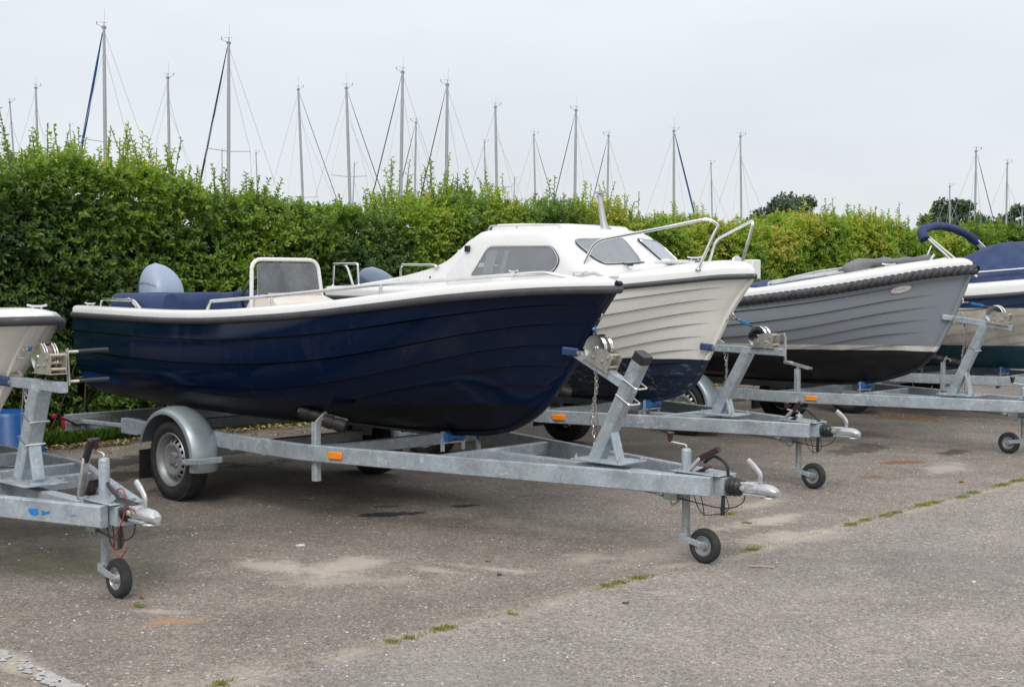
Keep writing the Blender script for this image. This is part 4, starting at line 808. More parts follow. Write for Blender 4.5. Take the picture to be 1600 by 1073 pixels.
# ================================================================== boats
def ip(pts):
    a = sorted(pts); X = [p[0] for p in a]; Y = [p[1] for p in a]; m = np.gradient(np.array(Y), np.array(X))
    def f(x):
        if x <= X[0]: return Y[0]
        if x >= X[-1]: return Y[-1]
        i = max(0, int(np.searchsorted(X, x)) - 1); h = X[i + 1] - X[i]; t = (x - X[i]) / h
        return (2 * t ** 3 - 3 * t * t + 1) * Y[i] + (t ** 3 - 2 * t * t + t) * h * m[i] + (-2 * t ** 3 + 3 * t * t) * Y[i + 1] + (t ** 3 - t * t) * h * m[i + 1]
    return f
class Hull:
    """stem: (x,z) from keel end up to the bow tip; sheer(x), beam(x) on the gunwale; keel(x)"""
    def __init__(s, stem, xs, sheer, beam, keel, nfull=3.0, nbow=1.12, vk=.30, planks=7, lap=.014, fade=.0, aft_rake=.12, rise=.16):
        s.rise = rise
        s.stem = [Vector((x, 0, z)) for x, z in stem]; s.xs = xs; s.sheer = ip(sheer); s.beam = ip(beam); s.keel = ip(keel)
        s.nf, s.nb, s.vk, s.np, s.lap, s.fade = nfull, nbow, vk, planks, lap, fade; s.rake = aft_rake
        P = curve([tuple(p) for p in s.stem], 80); d = [0]
        for i in range(80): d.append(d[-1] + (P[i + 1] - P[i]).length)
        s.sp, s.sd = P, [x / d[-1] for x in d]; s.cache = {}
        s.N = 46; s.U = [((i / s.N) ** 1.55) for i in range(s.N + 1)]
    def stem_at(s, v):
        i = max(0, min(79, int(np.searchsorted(s.sd, v)) - 1)); t = (v - s.sd[i]) / (s.sd[i + 1] - s.sd[i]); return s.sp[i].lerp(s.sp[i + 1], max(0, min(1, t)))
    def sect(s, u):
        """girth-parametrised section: v -> (y fraction, z fraction)"""
        k = round(u, 5)
        if k not in s.cache:
            n = s.nb + (s.nf - s.nb) * soft(u / .62); ph = np.linspace(0, PI / 2, 200); y = np.sin(ph) ** (2 / n); z = 1 - np.cos(ph) ** (2 / n)
            y = y * (1 - .0) ; rise = s.rise * soft(u / .5) ; zz = z * (1 - rise) + rise * y          # a little deadrise
            h = 1.0 if u > .4 else 1.0; g = np.concatenate([[0], np.cumsum(np.hypot(np.diff(y) * 1.15, np.diff(zz) * .85))]); g /= g[-1]; s.cache[k] = (g, y, zz)
        return s.cache[k]
    def pt(s, u, v, off=0.):
        st = s.stem_at(v ** .80); xt = s.stem[-1].x; xa = s.xs - s.rake * 0 + s.rake * (1 - v) ; x = st.x + (xa - st.x) * u
        xg = xt + (s.xs - xt) * u; b = s.beam(xg); zs = s.sheer(xg); zk = s.keel(xg)
        g, Y, Z = s.sect(u); yy = float(np.interp(v, g, Y)); fz = float(np.interp(v, g, Z))
        w = math.sin(min(1, u / .45) * PI / 2); zst = st.z + (zs - s.stem[-1].z) * v * (1 - w) * 0
        fst = (st.z - s.stem[0].z) / (s.stem[-1].z - s.stem[0].z); f = fst + (fz - fst) * w
        z0 = s.stem[0].z + (zk - s.stem[0].z) * w; z = z0 + (zs - z0) * f
        if off:
            e = .01; v0, v1 = max(0, v - e), min(1, v + e); y0, y1 = float(np.interp(v0, g, Y)) * b, float(np.interp(v1, g, Y)) * b; f0, f1 = float(np.interp(v0, g, Z)), float(np.interp(v1, g, Z))
            ty, tz = y1 - y0, (f1 - f0) * (zs - z0); L_ = math.hypot(ty, tz) or 1; o_ = off * min(1, max(0, (u - s.fade * .6) / .06 if s.fade else u / .02)); return Vector((x, b * yy + tz / L_ * o_, z - ty / L_ * o_))
        return Vector((x, b * yy, z))
    def side(s, p, sg): return (p.x, sg * p.y, p.z)
    def build(s, parent, mat, strake_name='strake'):
        b = MB(); vs_ = np.linspace(0, s.vk, 9)
        for sg in (-1, 1): b.grid([[s.side(s.pt(u, v), sg) for v in vs_] for u in s.U], flip=(sg > 0))
        rows = [s.side(s.pt(1, v), -1) for v in np.linspace(1, 0, 22)] + [s.side(s.pt(1, v), 1) for v in np.linspace(0, 1, 22)[1:]]
        b.add(rows, [tuple(range(len(rows)))]); hull = b.build('hull', mat, parent, angle=50)
        b = MB(); pth = [p + Vector((.008, 0, 0)) for p in reversed(s.sp)] + [s.pt(u, 0) + Vector((0, 0, -.006)) for u in s.U[1:]]
        b.sweep(pth, [(.016, -.022), (.016, .022), (-.016, .022), (-.016, -.022)], up=(0, 1, 0)); b.build('keel_strip', mat, hull, .004)
        b = MB()
        for sg in (-1, 1): b.grid([[s.side(Vector((q_.x - .012, max(0, q_.y), q_.z)), sg) for q_ in [s.pt(u, v, -.034) for v in np.linspace(.25, .985, 14)]] for u in s.U[4:]], flip=(sg > 0))
        b.build('inner_skin', 'trim_grey', hull)
        e = [s.vk + (1 - s.vk) * k / s.np for k in range(s.np + 1)]
        for k in range(s.np):
            for sg in (-1, 1):
                b = MB(); vv = np.linspace(e[k], e[k + 1], 6); rows = []
                for u in s.U:
                    dv = .0065 * min(1, max(0, (u - s.fade) / .06)); v0_ = e[k] + dv
                    r_ = [s.side(s.pt(u, max(0, e[k] - .002), -.022), sg), s.side(s.pt(u, v0_, -.022), sg)]
                    r_ += [s.side(s.pt(u, v, s.lap * (1 - .92 * (v - e[k]) / (e[k + 1] - e[k]))), sg) for v in [v0_] + list(vv[1:])] + [s.side(s.pt(u, e[k + 1], -.022), sg)]
                    rows.append(r_)
                b.grid(rows, flip=(sg > 0)); b.build(strake_name, mat, parent, angle=50)
        return hull
    def edge(s, sg, dy=0., dz=0., u0=0., n=60):
        """gunwale line from stern to bow on one side; dy outward"""
        o_ = []
        for i in range(n + 1):
            u = 1 - (1 - u0) * (i / n); u = u ** 1.3; p = s.pt(u, 1); q0 = s.pt(min(1, u + .004), 1); q1 = s.pt(max(0, u - .004), 1); t_ = Vector((q1.x - q0.x, q1.y - q0.y, 0)).normalized(); nn = Vector((-t_.y, t_.x, 0))
            if nn.y < 0 and u > .02: nn = -nn
            if u <= .0005: nn = Vector((1, 0, 0))
            o_.append(Vector((p.x + nn.x * dy, sg * max(0, (p.y + nn.y * dy) if u > .0005 else 0), p.z + dz)))
        return o_
    def loop(s, dy=0., dz=0., n=60): a = s.edge(-1, dy, dz, n=n); c = s.edge(1, dy, dz, n=n); return a + c[::-1][1:]
    def rub(s, parent, mat='fender_rubber', r=.032, dz=-.03, rope=False, stern=True):
        P = s.loop(r * .45, dz, 90 if not rope else 520)
        # round the bow tip
        b = MB()
        if rope:
            cum = [0]
            for i in range(len(P) - 1): cum.append(cum[-1] + (P[i + 1] - P[i]).length)
            n = 20
            def prof(i): return [((r * (.82 + .34 * abs(math.cos(1.5 * a)))) * math.cos(a), (r * (.82 + .34 * abs(math.cos(1.5 * a)))) * math.sin(a)) for a in [2 * PI * k / n for k in range(n)]]
            tw = [c_ * 2 * PI / .19 for c_ in cum]; b.sweep(P, prof, twist=tw)
        else:
            b.sweep(P, [(r * math.cos(a) * .75, r * math.sin(a)) for a in [2 * PI * k / 12 for k in range(12)]])
        o = b.build('rub_rail', mat, parent, angle=70 if rope else 50)
        if stern:
            b = MB(); q = s.pt(1, 1); b.tube([(q.x - .01, -q.y, q.z + dz), (q.x - .01, q.y, q.z + dz)], r * .8, 10); b.build('stern_rub_rail', mat, parent)
        return o
    def cap(s, parent, mat, h=.05, w=.13, inner=.02, name='gunwale', camber=None, u0=0., cols=None):
        """gunwale moulding; with camber it becomes a closed deck"""
        b = MB(); rows = []
        for i in range(s.N + 1):
            u = s.U[i]; p = s.pt(u, 1); hh = h * (.45 + .55 * min(1, u / .02) ** .6 if u > 0 else .45); wi = min(w, p.y * .9)
            L = []
            sec = [(0.006, -.012), (.004, hh * .55), (-.010, hh * .88), (-.032, hh)]
            pts = [(max(0, p.y + a) if p.y > .001 else 0, p.z + z_) for a, z_ in sec]
            if camber is not None:
                c_ = camber(p.x); yi = pts[-1][0]
                pts += [(yi * (1 - t_), pts[-1][1] + c_ * (1 - (1 - t_) ** 2) * 1.0) for t_ in np.linspace(.12, 1, 7)]
            else:
                pts += [(max(0, p.y - wi + .015), p.z + hh), (max(0, p.y - wi), p.z + hh - .015), (max(0, p.y - wi - .01), p.z - inner)]
            rows.append([(p.x + (.0 if u > 0 else .006), y_, z_) for y_, z_ in pts])
        for sg in (-1, 1): b.grid([[(x, sg * y, z) for x, y, z in r_] for r_ in rows], flip=(sg < 0))
        return b.build(name, mat, parent, angle=50)
def boat(O, xm, zk, name, label, cat='boat', group='motor boats parked on trailers in a row'):
    global OFF
    OFF = np.array([xm, 0, zk]); return mkthing(name, label, cat, row_world(O, xm, 0, zk), -TH, group)
def rail_tube(parent, pts, r=.0125, fil=.06, name='handrail', mat='polished_steel', stanch=()):
    b = MB(); b.tube(fillet(pts, fil, 6), r, 10)
    for a, c in stanch: b.tube([a, c], r * .85, 8); b.lathe((c[0], c[1], c[2] - .002), (0, 0, 1), [(0, .026), (.006, .024), (.008, .012)], 12)
    for p in (pts[0], pts[-1]): b.lathe((p[0], p[1], p[2] - .002), (0, 0, 1), [(0, .026), (.006, .024), (.008, .012)], 12)
    return b.build(name, mat, parent)
def cleat(parent, p, yaw=0, k=.75):
    b = MB(); rot = Matrix.Rotation(yaw, 3, 'Z'); P = Vector(p)
    for s_ in (-.03, .03): b.tube([P + rot @ Vector((s_, 0, 0)), P + rot @ Vector((s_ * 1.0, 0, .03 * k))], .008 * k, 6)
    b.tube([P + rot @ Vector((-.085 * k, 0, .042 * k)), P + rot @ Vector((-.04 * k, 0, .033 * k)), P + rot @ Vector((.04 * k, 0, .033 * k)), P + rot @ Vector((.085 * k, 0, .042 * k))], .009 * k, 8); b.box(P + Vector((0, 0, .002)), (.10, .03, .006), rot); return b.build('cleat', 'polished_steel', parent)
def bow_eye(parent, x, z):
    b = MB(); b.box((x - .005, 0, z), (.012, .035, .09)); b.tube([(x, 0, z + .03), (x + .045, 0, z + .022), (x + .055, 0, z), (x + .045, 0, z - .022), (x, 0, z - .03)], .007, 8, up=(0, 1, 0)); return b.build('bow_eye', 'polished_steel', parent)
def outboard(parent, x, y, z, mat, L=.42, Wd=.30, Hh=.36, second=None, tilt=0.):
    P = part_empty('outboard_motor', parent); b = MB(); rows = []
    tr = Matrix.Rotation(tilt, 3, 'Y')
    for k in range(13):
        t_ = k / 12; zz = Hh * t_; sc = (1 - t_ ** 3.6) ** .55 * (1 - .22 * t_ * t_) if t_ < 1 else 0.02; shift = -.10 * t_ * t_
        rows.append([Vector((x, y, z)) + tr @ Vector((L / 2 * sc * (abs(math.cos(a)) ** .62) * (1 if math.cos(a) > 0 else -1) + shift, Wd / 2 * sc * (abs(math.sin(a)) ** .62) * (1 if math.sin(a) > 0 else -1), zz)) for a in [2 * PI * i / 28 for i in range(28)]])
    b.grid(rows, closed=True, caps=True); cw = b.build('cowling', mat, P, angle=60)
    if second:
        b = MB(); rows = []
        for k in range(11):
            t_ = k / 10; sc = (1 - t_ ** 3) ** .55 if t_ < 1 else .02
            rows.append([Vector((x - L * .50, y + .03, z)) + tr @ Vector((L / 3 * sc * math.cos(a), (Wd / 2 - .01) * sc * math.sin(a), Hh * .80 * t_)) for a in [2 * PI * i / 24 for i in range(24)]])
        b.grid(rows, closed=True, caps=True); b.build('rear_cover', second, P, angle=60)
        b = MB(); cx_ = x + L * .03; b.tube(curve([(x - L * .36, y - Wd * .44, z + Hh * .42), (x, y - Wd * .505, z + Hh * .44), (x + L * .38, y - Wd * .44, z + Hh * .36)], 14), .0025, 4); b.build('cowl_seam', 'trim_grey', cw)
    b = MB(); b.box((x + .02, y, z - .05), (L * .7, Wd * .75, .12)); b.bar([(x - .02, y, z - .08), (x - .06, y, z - .75)], .11, .16, up=(1, 0, 0), c=.03); b.box((x - .10, y, z - .62), (.30, .2, .014)); b.bar([(x - .1, y, z - .80), (x + .12, y, z - .80)], .09, .09, c=.03); b.box((x - .04, y, z - .93), (.14, .02, .2)); b.bar([(x + .06, y, z - .15), (x + .22, y, z - .12)], .16, .2, c=.02); b.build('leg', 'cowl_dark', P, .006)
    b = MB()
    for k in range(3):
        a = 2 * PI * k / 3; b.box((x - .17, y + .07 * math.sin(a), z - .80 + .07 * math.cos(a)), (.02, .07, .13), Matrix.Rotation(-a, 3, 'X') @ Matrix.Rotation(.5, 3, 'Z'))
    b.lathe((x - .10, y, z - .8), (-1, 0, 0), [(0, .04), (.10, .03), (.13, .01)], 12); b.build('propeller', 'cowl_dark', P, .003); return P
def poly_panel(name, mat, parent, pts3, nrm, thick, bevel=0):
    N_ = Vector(nrm).normalized(); n = len(pts3); P = [Vector(p) for p in pts3]; b = MB(); b.add([p + N_ * thick for p in P] + P, [tuple(range(n)), tuple(range(2 * n - 1, n - 1, -1))] + [(i, i + n, (i + 1) % n + n, (i + 1) % n) for i in range(n)]); return b.build(name, mat, parent, bevel)
def rpoly(pts, r, n=5):
    """rounded closed polygon in 2-D"""
    o_ = []; m = len(pts)
    for i in range(m):
        a, p, c = (Vector(pts[(i + k) % m]) for k in (-1, 0, 1)); rr = r[i] if isinstance(r, (list, tuple)) else r
        A = p + (a - p).normalized() * min(rr, (a - p).length * .48); C = p + (c - p).normalized() * min(rr, (c - p).length * .48)
        for k in range(n + 1): t_ = k / n; o_.append(A * (1 - t_) ** 2 + p * 2 * t_ * (1 - t_) + C * t_ * t_)
    return o_
def sub(b1): return b1

# ---------------------------------------------------------------- navy open boat
zk = .57; xm = -3.2
hull_mat('navy_hull', (.0004, .0068, .028), [(.80 - zk, (.0015, .004, .009))], rough=.10, coat=.0, streak=.02, bot_rough=.45, spec=.26)
B2 = boat(O2, xm, zk, 'motor_boat', 'open navy blue clinker boat with windscreen console, filling the middle foreground')
beam2 = [(-.66, 0), (-.70, .045), (-.76, .10), (-.9, .21), (-1.1, .34), (-1.4, .52), (-1.8, .70), (-2.3, .87), (-2.9, .98), (-3.6, 1.02), (-4.4, 1.0), (-5.1, .95), (-5.78, .87)]
H2 = Hull([(-2.0, .585), (-1.79, .60), (-1.56, .65), (-1.33, .77), (-1.16, .93), (-1.0, 1.13), (-.85, 1.36), (-.66, 1.60)], -5.78,
          [(-.66, 1.585), (-1, 1.575), (-1.5, 1.535), (-2, 1.475), (-2.5, 1.42), (-3, 1.385), (-3.5, 1.36), (-4, 1.35), (-5, 1.355), (-5.78, 1.36)], beam2, [(-.66, .585), (-2.2, .585), (-4, .60), (-5.78, .62)], vk=.36, planks=6, lap=.018, nfull=5.0, rise=.07)
H2.build(B2, 'navy_hull'); H2.rub(B2, 'fender_rubber', .024, -.032)
H2.cap(B2, 'white_gelcoat', h=.045, w=.15)
# inner liner, floor, foredeck
b = MB()
for sg in (-1, 1):
    rows = []
    for u in H2.U[18:]:
        p = H2.pt(u, 1); y_ = max(.02, p.y - .155); qv = H2.pt(u, .70); yb_ = max(0, min(y_ - .03, qv.y - .16)); zb_ = max(1.0, qv.z + .06); rows.append([(p.x, sg * y_, p.z + .02), (p.x, sg * yb_, zb_), (p.x, 0, zb_)])
    b.grid(rows, flip=(sg < 0))
b.build('liner', 'liner_gelcoat', B2)
b = MB()
for sg in (-1, 1):
    rows = []
    for u in H2.U[:20]:
        p = H2.pt(u, 1); y_ = max(0, p.y - .10); rows.append([(p.x, sg * y_, p.z + .03), (p.x, sg * y_ * .5, p.z + .045), (p.x, 0, p.z + .05)])
    b.grid(rows, flip=(sg < 0))
b.build('foredeck', 'white_gelcoat', B2)
b = MB(); b.box((-5.70, 0, 1.375), (.17, 1.62, .03)); b.box((-5.62, 0, 1.18), (.03, 1.6, .38)); b.build('transom_top', 'white_gelcoat', B2, .01)
rail_tube(B2, [(-3.73, -.895, 1.395), (-3.70, -.895, 1.46), (-3.0, -.865, 1.50), (-2.07, -.69, 1.58), (-1.05, -.235, 1.655), (-.84, -.11, 1.61)], .0125, .05, stanch=[((-2.98, -.862, 1.50), (-2.98, -.87, 1.42)), ((-2.05, -.685, 1.58), (-2.05, -.69, 1.50))])
rail_tube(B2, [(-3.73, .895, 1.395), (-3.70, .895, 1.46), (-3.0, .865, 1.50), (-2.07, .69, 1.57), (-1.05, .235, 1.655), (-.84, .11, 1.61)], .0125, .05, stanch=[((-2.98, .862, 1.50), (-2.98, .87, 1.42)), ((-2.05, .685, 1.58), (-2.05, .69, 1.50))])
for sg in (-1, 1):
    rail_tube(B2, [(-5.40, sg * .82, 1.39), (-5.40, sg * .82, 1.46), (-4.80, sg * .87, 1.455), (-4.68, sg * .88, 1.39)], .012, .04, 'stern_rail')
    b = MB(); b.tube(fillet([(-5.36, sg * .72, 1.40), (-5.37, sg * .74, 1.475), (-5.0, sg * .80, 1.47), (-4.78, sg * .86, 1.40)], .03), .009, 8); b.build('stern_rail', 'polished_steel', B2)
    cleat(B2, (-5.62, sg * .80, 1.395), .2); cleat(B2, (-1.25, sg * .30, 1.635), sg * .4)
# U-shaped bolster round the aft cockpit
b = MB(); path = fillet([(-4.45, -.76, 1.42), (-5.25, -.74, 1.42), (-5.53, -.60, 1.42), (-5.55, 0, 1.42), (-5.53, .60, 1.42), (-5.25, .74, 1.42), (-5.0, .76, 1.42)], .25, 6)
def wav(i): k = 1 + .02 * math.sin(i * 1.3); return [(-.05, -.18), (-.065, 0), (-.05 * k, .065), (-.02, .085 * k), (.02, .088 * k), (.05 * k, .07), (.065, 0), (.05, -.18)]
b.sweep(path, wav); b.build('bolster', 'navy_canvas', B2, angle=60)
b = MB(); b.box((-4.9, .0, 1.24), (.95, 1.3, .10)); b.build('seat_cushion', 'navy_canvas', B2, .03)
# centre console with screen
cx = -4.0; b = MB(); rows = []
for zz, x0, x1, w in ((.98, -4.15, -3.66, .30), (1.38, -4.15, -3.68, .30), (1.44, -4.12, -3.72, .29), (1.50, -4.05, -3.92, .28)):
    rows.append([(x0, -w, zz), (x1, -w, zz), (x1, w, zz), (x0, w, zz)])
b.grid(rows, closed=True, caps=True); co = b.build('console', 'cream_plastic', B2, .02)
b = MB(); b.box((-3.90, 0, 1.49), (.012, .50, .05), Matrix.Rotation(R(-18), 3, 'Y')); b.build('console_trim', 'pink_plastic', co, .006)
fr = fillet([(-4.04, -.31, 1.30), (-4.03, -.31, 1.77), (-4.03, .31, 1.77), (-3.98, .34, 1.30)], .09, 6); b = MB(); b.tube(fr, .016, 12); b.build('screen_frame', 'white_gelcoat', co)
poly_panel('windscreen', 'smoke_glass', co, [(-4.015 + .10 * (1.74 - p[1]) / .3 * .3, p[0], p[1]) for p in rpoly([(-.285, 1.49), (-.275, 1.745), (.275, 1.745), (.295, 1.49)], [.01, .05, .05, .01])], (1, 0, .1), .005)
b = MB(); C = Vector((-4.22, -.10, 1.50)); rt = Matrix.Rotation(R(-62), 3, 'Y'); ring = [C + rt @ Vector((.165 * math.cos(a), .165 * math.sin(a), 0)) for a in [2 * PI * k / 28 for k in range(28)]]
b.tube(ring, .013, 8, loop=True, up=tuple(rt @ Vector((0, 0, 1))))
for a in (0, 2.1, 4.2): b.tube([C + rt @ Vector((0, 0, -.02)), C + rt @ Vector((.16 * math.cos(a), .16 * math.sin(a), 0))], .008, 6)
b.build('steering_wheel', 'black_plastic', co)
b = MB(); b.box((-4.35, .05, 1.36), (.28, .42, .14)); b.box((-4.50, .05, 1.44), (.08, .42, .18)); b.build('helm_seat', 'navy_canvas', B2, .03)
rail_tube(B2, [(-3.55, .34, 1.34), (-3.53, .34, 1.475), (-3.25, .34, 1.475), (-3.20, .34, 1.34)], .011, .04, 'grab_rail')
outboard(B2, -5.86, 0, 1.45, 'cowl_silver', .38, .33, .315, 'cowl_dark')
bow_eye(B2, -.845, 1.40)
b = MB(); b.bar([(-.70, 0, 1.55), (-.78, 0, 1.46), (-.84, 0, 1.39)], .022, .010, up=(0, 1, 0)); b.box((-.69, 0, 1.568), (.06, .05, .012)); b.build('stem_band', 'polished_steel', B2, .002)
b = MB(); b.box((-1.55, -.10, 1.60), (.14, .06, .05)); b.build('fairlead', 'white_gelcoat', B2, .01)

# ---------------------------------------------------------------- white cabin boat
zk = .56; xm = -3.0
hull_mat('cream_hull', (.80, .78, .735), [(.955 - zk, (.006, .016, .04))], rough=.22, coat=.4, streak=.04, bot_rough=.55, wear=.55)
B3 = boat(O3, xm, zk, 'cabin_boat', 'white clinker cabin boat with scuffed navy bottom and steel bow rail, behind the navy boat')
beam3 = [(-.57, 0), (-.60, .05), (-.68, .11), (-.8, .18), (-1.0, .32), (-1.3, .51), (-1.7, .72), (-2.2, .88), (-2.8, .97), (-3.5, 1.0), (-4.3, .95), (-5.05, .84)]
H3 = Hull([(-1.75, .575), (-1.52, .60), (-1.30, .665), (-1.14, .78), (-1.03, .96), (-.92, 1.15), (-.80, 1.36), (-.57, 1.66)], -5.05,
          [(-.57, 1.655), (-.8, 1.645), (-1, 1.62), (-1.3, 1.585), (-1.7, 1.545), (-2.2, 1.505), (-3, 1.47), (-4, 1.455), (-5.05, 1.46)], beam3, [(-.57, .575), (-1.8, .575), (-3.5, .58), (-5.05, .60)], vk=.32, planks=8, lap=.019, fade=.03)
H3.build(B3, 'cream_hull'); H3.rub(B3, 'trim_grey', .022, -.012)
H3.cap(B3, 'white_gelcoat', h=.095, camber=ip([(-5.1, .02), (-2.6, .03), (-1.5, .06), (-.9, .045), (-.57, .0)]), name='deck')
# cabin shell: stacked plan outlines
def cab_outline(w, xf, xfc, xb, rc=.16):
    """half width, front x at the sides, front x at centre, back x"""
    pts = [(xb, -w), (xf, -w), (xfc, 0), (xf, w), (xb, w)]; return rpoly(pts, [.05, .22, .25, .22, .05], 6)
levels = [(1.52, .74, -1.62, -1.42, -3.42), (1.66, .735, -1.72, -1.50, -3.42), (1.74, .72, -1.79, -1.57, -3.34), (1.93, .675, -2.00, -1.77, -3.20), (2.00, .655, -2.07, -1.85, -3.13), (2.04, .62, -2.14, -1.94, -3.08), (2.065, .55, -2.24, -2.08, -3.00), (2.08, .42, -2.4, -2.28, -2.9), (2.088, .2, -2.5, -2.4, -2.8)]
b = MB(); rows = [[(p[0], p[1], z_) for p in cab_outline(w, xf, xc, xb)] for z_, w, xf, xc, xb in levels]; b.grid(rows, closed=True, caps=True); cabin = b.build('cabin', 'white_gelcoat', B3, angle=50)
# swooping side coamings
for sg in (-1, 1):
    prof = [tuple(p) for p in curve([(-5.02, 1.535), (-4.7, 1.575), (-4.3, 1.61), (-3.95, 1.665), (-3.65, 1.73), (-3.44, 1.83), (-3.28, 1.965), (-3.18, 2.015), (-3.05, 2.03)], 30)] if False else None
    top = curve([(-5.02, 0, 1.535), (-4.6, 0, 1.585), (-4.2, 0, 1.63), (-3.82, 0, 1.69), (-3.50, 0, 1.775), (-3.33, 0, 1.89), (-3.22, 0, 1.985), (-3.08, 0, 2.02)], 30); rows = []
    for p in top:
        def yw(z_): return .74 - .16 * max(0, z_ - 1.64) / .4
        rows.append([(p.x, sg * (yw(1.50)), 1.50), (p.x, sg * (yw(p.z) + .004), p.z - .03), (p.x, sg * (yw(p.z) - .006), p.z - .006), (p.x, sg * (yw(p.z) - .025), p.z), (p.x, sg * (yw(p.z) - .055), p.z - .008), (p.x, sg * (yw(1.50) - .06), 1.50)])
    b = MB(); b.grid(rows, closed=True, caps=True, flip=(sg > 0)); b.build('coaming', 'white_gelcoat', B3, angle=50)
# cockpit well and bulkhead
b = MB(); b.box((-3.36, 0, 1.70), (.02, 1.25, .38)); b.build('bulkhead', 'liner_gelcoat', B3, .01)
b = MB(); b.box((-3.385 - .03, 0, 1.70), (.02, .5, .40)); b.build('cabin_door', 'cabin_dark', cabin, .01)
def side_pt(x, z_, sg=-1, out_=0.): w = float(np.interp(z_, [l[0] for l in levels[:5]], [l[1] for l in levels[:5]])); return (x, sg * (w + out_), z_)
def window(parent, pts2, f, nrm, glass_mat, rad=.05, curtain=False, fr=.010):
    P = rpoly(pts2, rad, 6); N_ = Vector(nrm).normalized(); P3 = [Vector(f(*p)) for p in P]
    b = MB(); b.tube([p + N_ * .004 for p in P3], fr, 8, loop=True, up=nrm); w = b.build('window', 'trim_grey', parent)
    b = MB(); b.tube([p + N_ * .012 for p in P3], .004, 6, loop=True, up=nrm); b.build('window_trim', 'polished_steel', w)
    b = MB(); b.add([p + N_ * .002 for p in P3], [tuple(range(len(P3)))]); b.build('lining', 'cabin_dark' if curtain else 'curtain', w)
    b = MB(); b.add([p + N_ * .011 for p in P3], [tuple(range(len(P3)))]); b.build('pane', glass_mat, w)
    return w
for sg in (-1, 1):
    w = window(cabin, [(-3.07, 1.645), (-2.90, 1.905), (-2.13, 1.895), (-2.01, 1.77), (-2.09, 1.67)], lambda x, z_: side_pt(x, z_, sg), (0, sg, .25), 'window_glass', [.04, .05, .06, .07, .06], True)
    b = MB()
    for cx_, wd in ((-2.86, .13), (-2.68, .06)):
        rows = []
        for k in range(13):
            x_ = cx_ - wd / 2 + wd * k / 12; rows.append([Vector(side_pt(x_ + (z_ - 1.68) * .12, z_, sg)) + Vector((0, sg * (.0045 + .003 * math.sin(k * 1.6)), 0)) for z_ in (1.675, 1.78, 1.875)])
        b.grid(rows)
    b.build('curtain', 'curtain', w)
    # windscreen halves on the raked front
    def fpt(t_, z_, sg=sg):
        xf = float(np.interp(z_, [l[0] for l in levels[:5]], [l[2] for l in levels[:5]])); xc = float(np.interp(z_, [l[0] for l in levels[:5]], [l[3] for l in levels[:5]])); w_ = float(np.interp(z_, [l[0] for l in levels[:5]], [l[1] for l in levels[:5]]))
        return (xc + (xf - xc) * t_ + .002, sg * w_ * t_, z_)
    window(cabin, [(.15, 1.97), (.88, 1.95), (.72, 1.745), (.15, 1.76)] if sg < 0 else [(.14, 1.97), (.82, 1.955), (.86, 1.735), (.34, 1.755)], lambda t_, z_, f=fpt: f(t_, z_), (1, sg * .33, .85), 'windscreen_glass', [.05, .09, .09, .07])
b = MB(); b.box((-3.155, -.70, 1.895), (.05, .03, .055)); b.build('vent', 'black_plastic', cabin, .004)
b = MB(); b.box((-3.6, -.752, 1.64), (.012, .01, .022)); b.box((-3.93, -.752, 1.60), (.012, .01, .01)); b.build('snap_fitting', 'trim_grey', B3)
# sliding roof hatch, rails, mast stub
b = MB(); rows = [[(x0, -w, z_), (x1, -w * .92, z_ - d_), (x1, w * .92, z_ - d_), (x0, w, z_)] for z_, w, x0, x1, d_ in ((2.05, .36, -3.20, -2.12, .0), (2.10, .355, -3.19, -2.14, .022), (2.125, .33, -3.14, -2.2, .03), (2.132, .2, -3.0, -2.4, .02))]
b.grid(rows, closed=True, caps=True); b.build('roof_hatch', 'white_gelcoat', cabin, .012)
for sg in (-1, 1): rail_tube(cabin, [(-3.10, sg * .50, 2.05), (-3.07, sg * .50, 2.10), (-2.27, sg * .45, 2.09), (-2.23, sg * .45, 2.05)], .009, .03, 'roof_rail', stanch=[((-2.75, sg * .48, 2.095), (-2.75, sg * .48, 2.05))])
b = MB(); b.sweep([(-2.13, .0, 2.06), (-2.15, .0, 2.12), (-2.20, 0, 2.37)], [(.032 * math.cos(a) * 1.0, .032 * math.sin(a)) for a in [2 * PI * k / 12 for k in range(12)]], scale=[1.25, .95, .65]); b.box((-2.20, 0, 2.385), (.09, .06, .02)); b.lathe((-2.13, 0, 2.05), (0, 0, 1), [(0, .06), (.03, .05)], 14); b.build('mast_stub', 'mast_alloy', cabin, .003)
# pulpit
rail_tube(B3, [(-1.88, -.66, 1.62), (-1.75, -.60, 1.90), (-1.68, -.58, 1.945), (-1.18, -.42, 2.03), (-.86, -.22, 2.105), (-.79, -.17, 2.05), (-.82, -.19, 1.99), (-.92, -.27, 1.70)], .0135, .07, 'pulpit_rail')
rail_tube(B3, [(-1.25, .30, 1.70), (-1.13, .25, 1.92), (-1.08, .23, 1.96), (-.61, .03, 2.085), (-.60, .02, 2.05), (-.70, .02, 1.74)], .0135, .03, 'pulpit_rail')
rail_tube(B3, [(-5.0, -.79, 1.56), (-4.98, -.79, 1.775), (-4.62, -.78, 1.775), (-4.60, -.78, 1.57)], .012, .02, 'stern_rail')
b = MB(); b.tube(fillet([(-4.98, -.79, 1.775), (-4.80, -.77, 1.755), (-4.72, -.76, 1.57)], .04), .012, 8); b.build('stern_rail', 'polished_steel', B3)
rail_tube(B3, [(-4.05, -.72, 1.62), (-4.04, -.72, 1.76), (-3.6, -.72, 1.755), (-3.55, -.72, 1.745)], .011, .03, 'stern_rail')
rail_tube(B3, [(-5.0, .79, 1.54), (-4.98, .79, 1.76), (-4.2, .78, 1.76), (-4.18, .78, 1.57)], .012, .02, 'stern_rail')
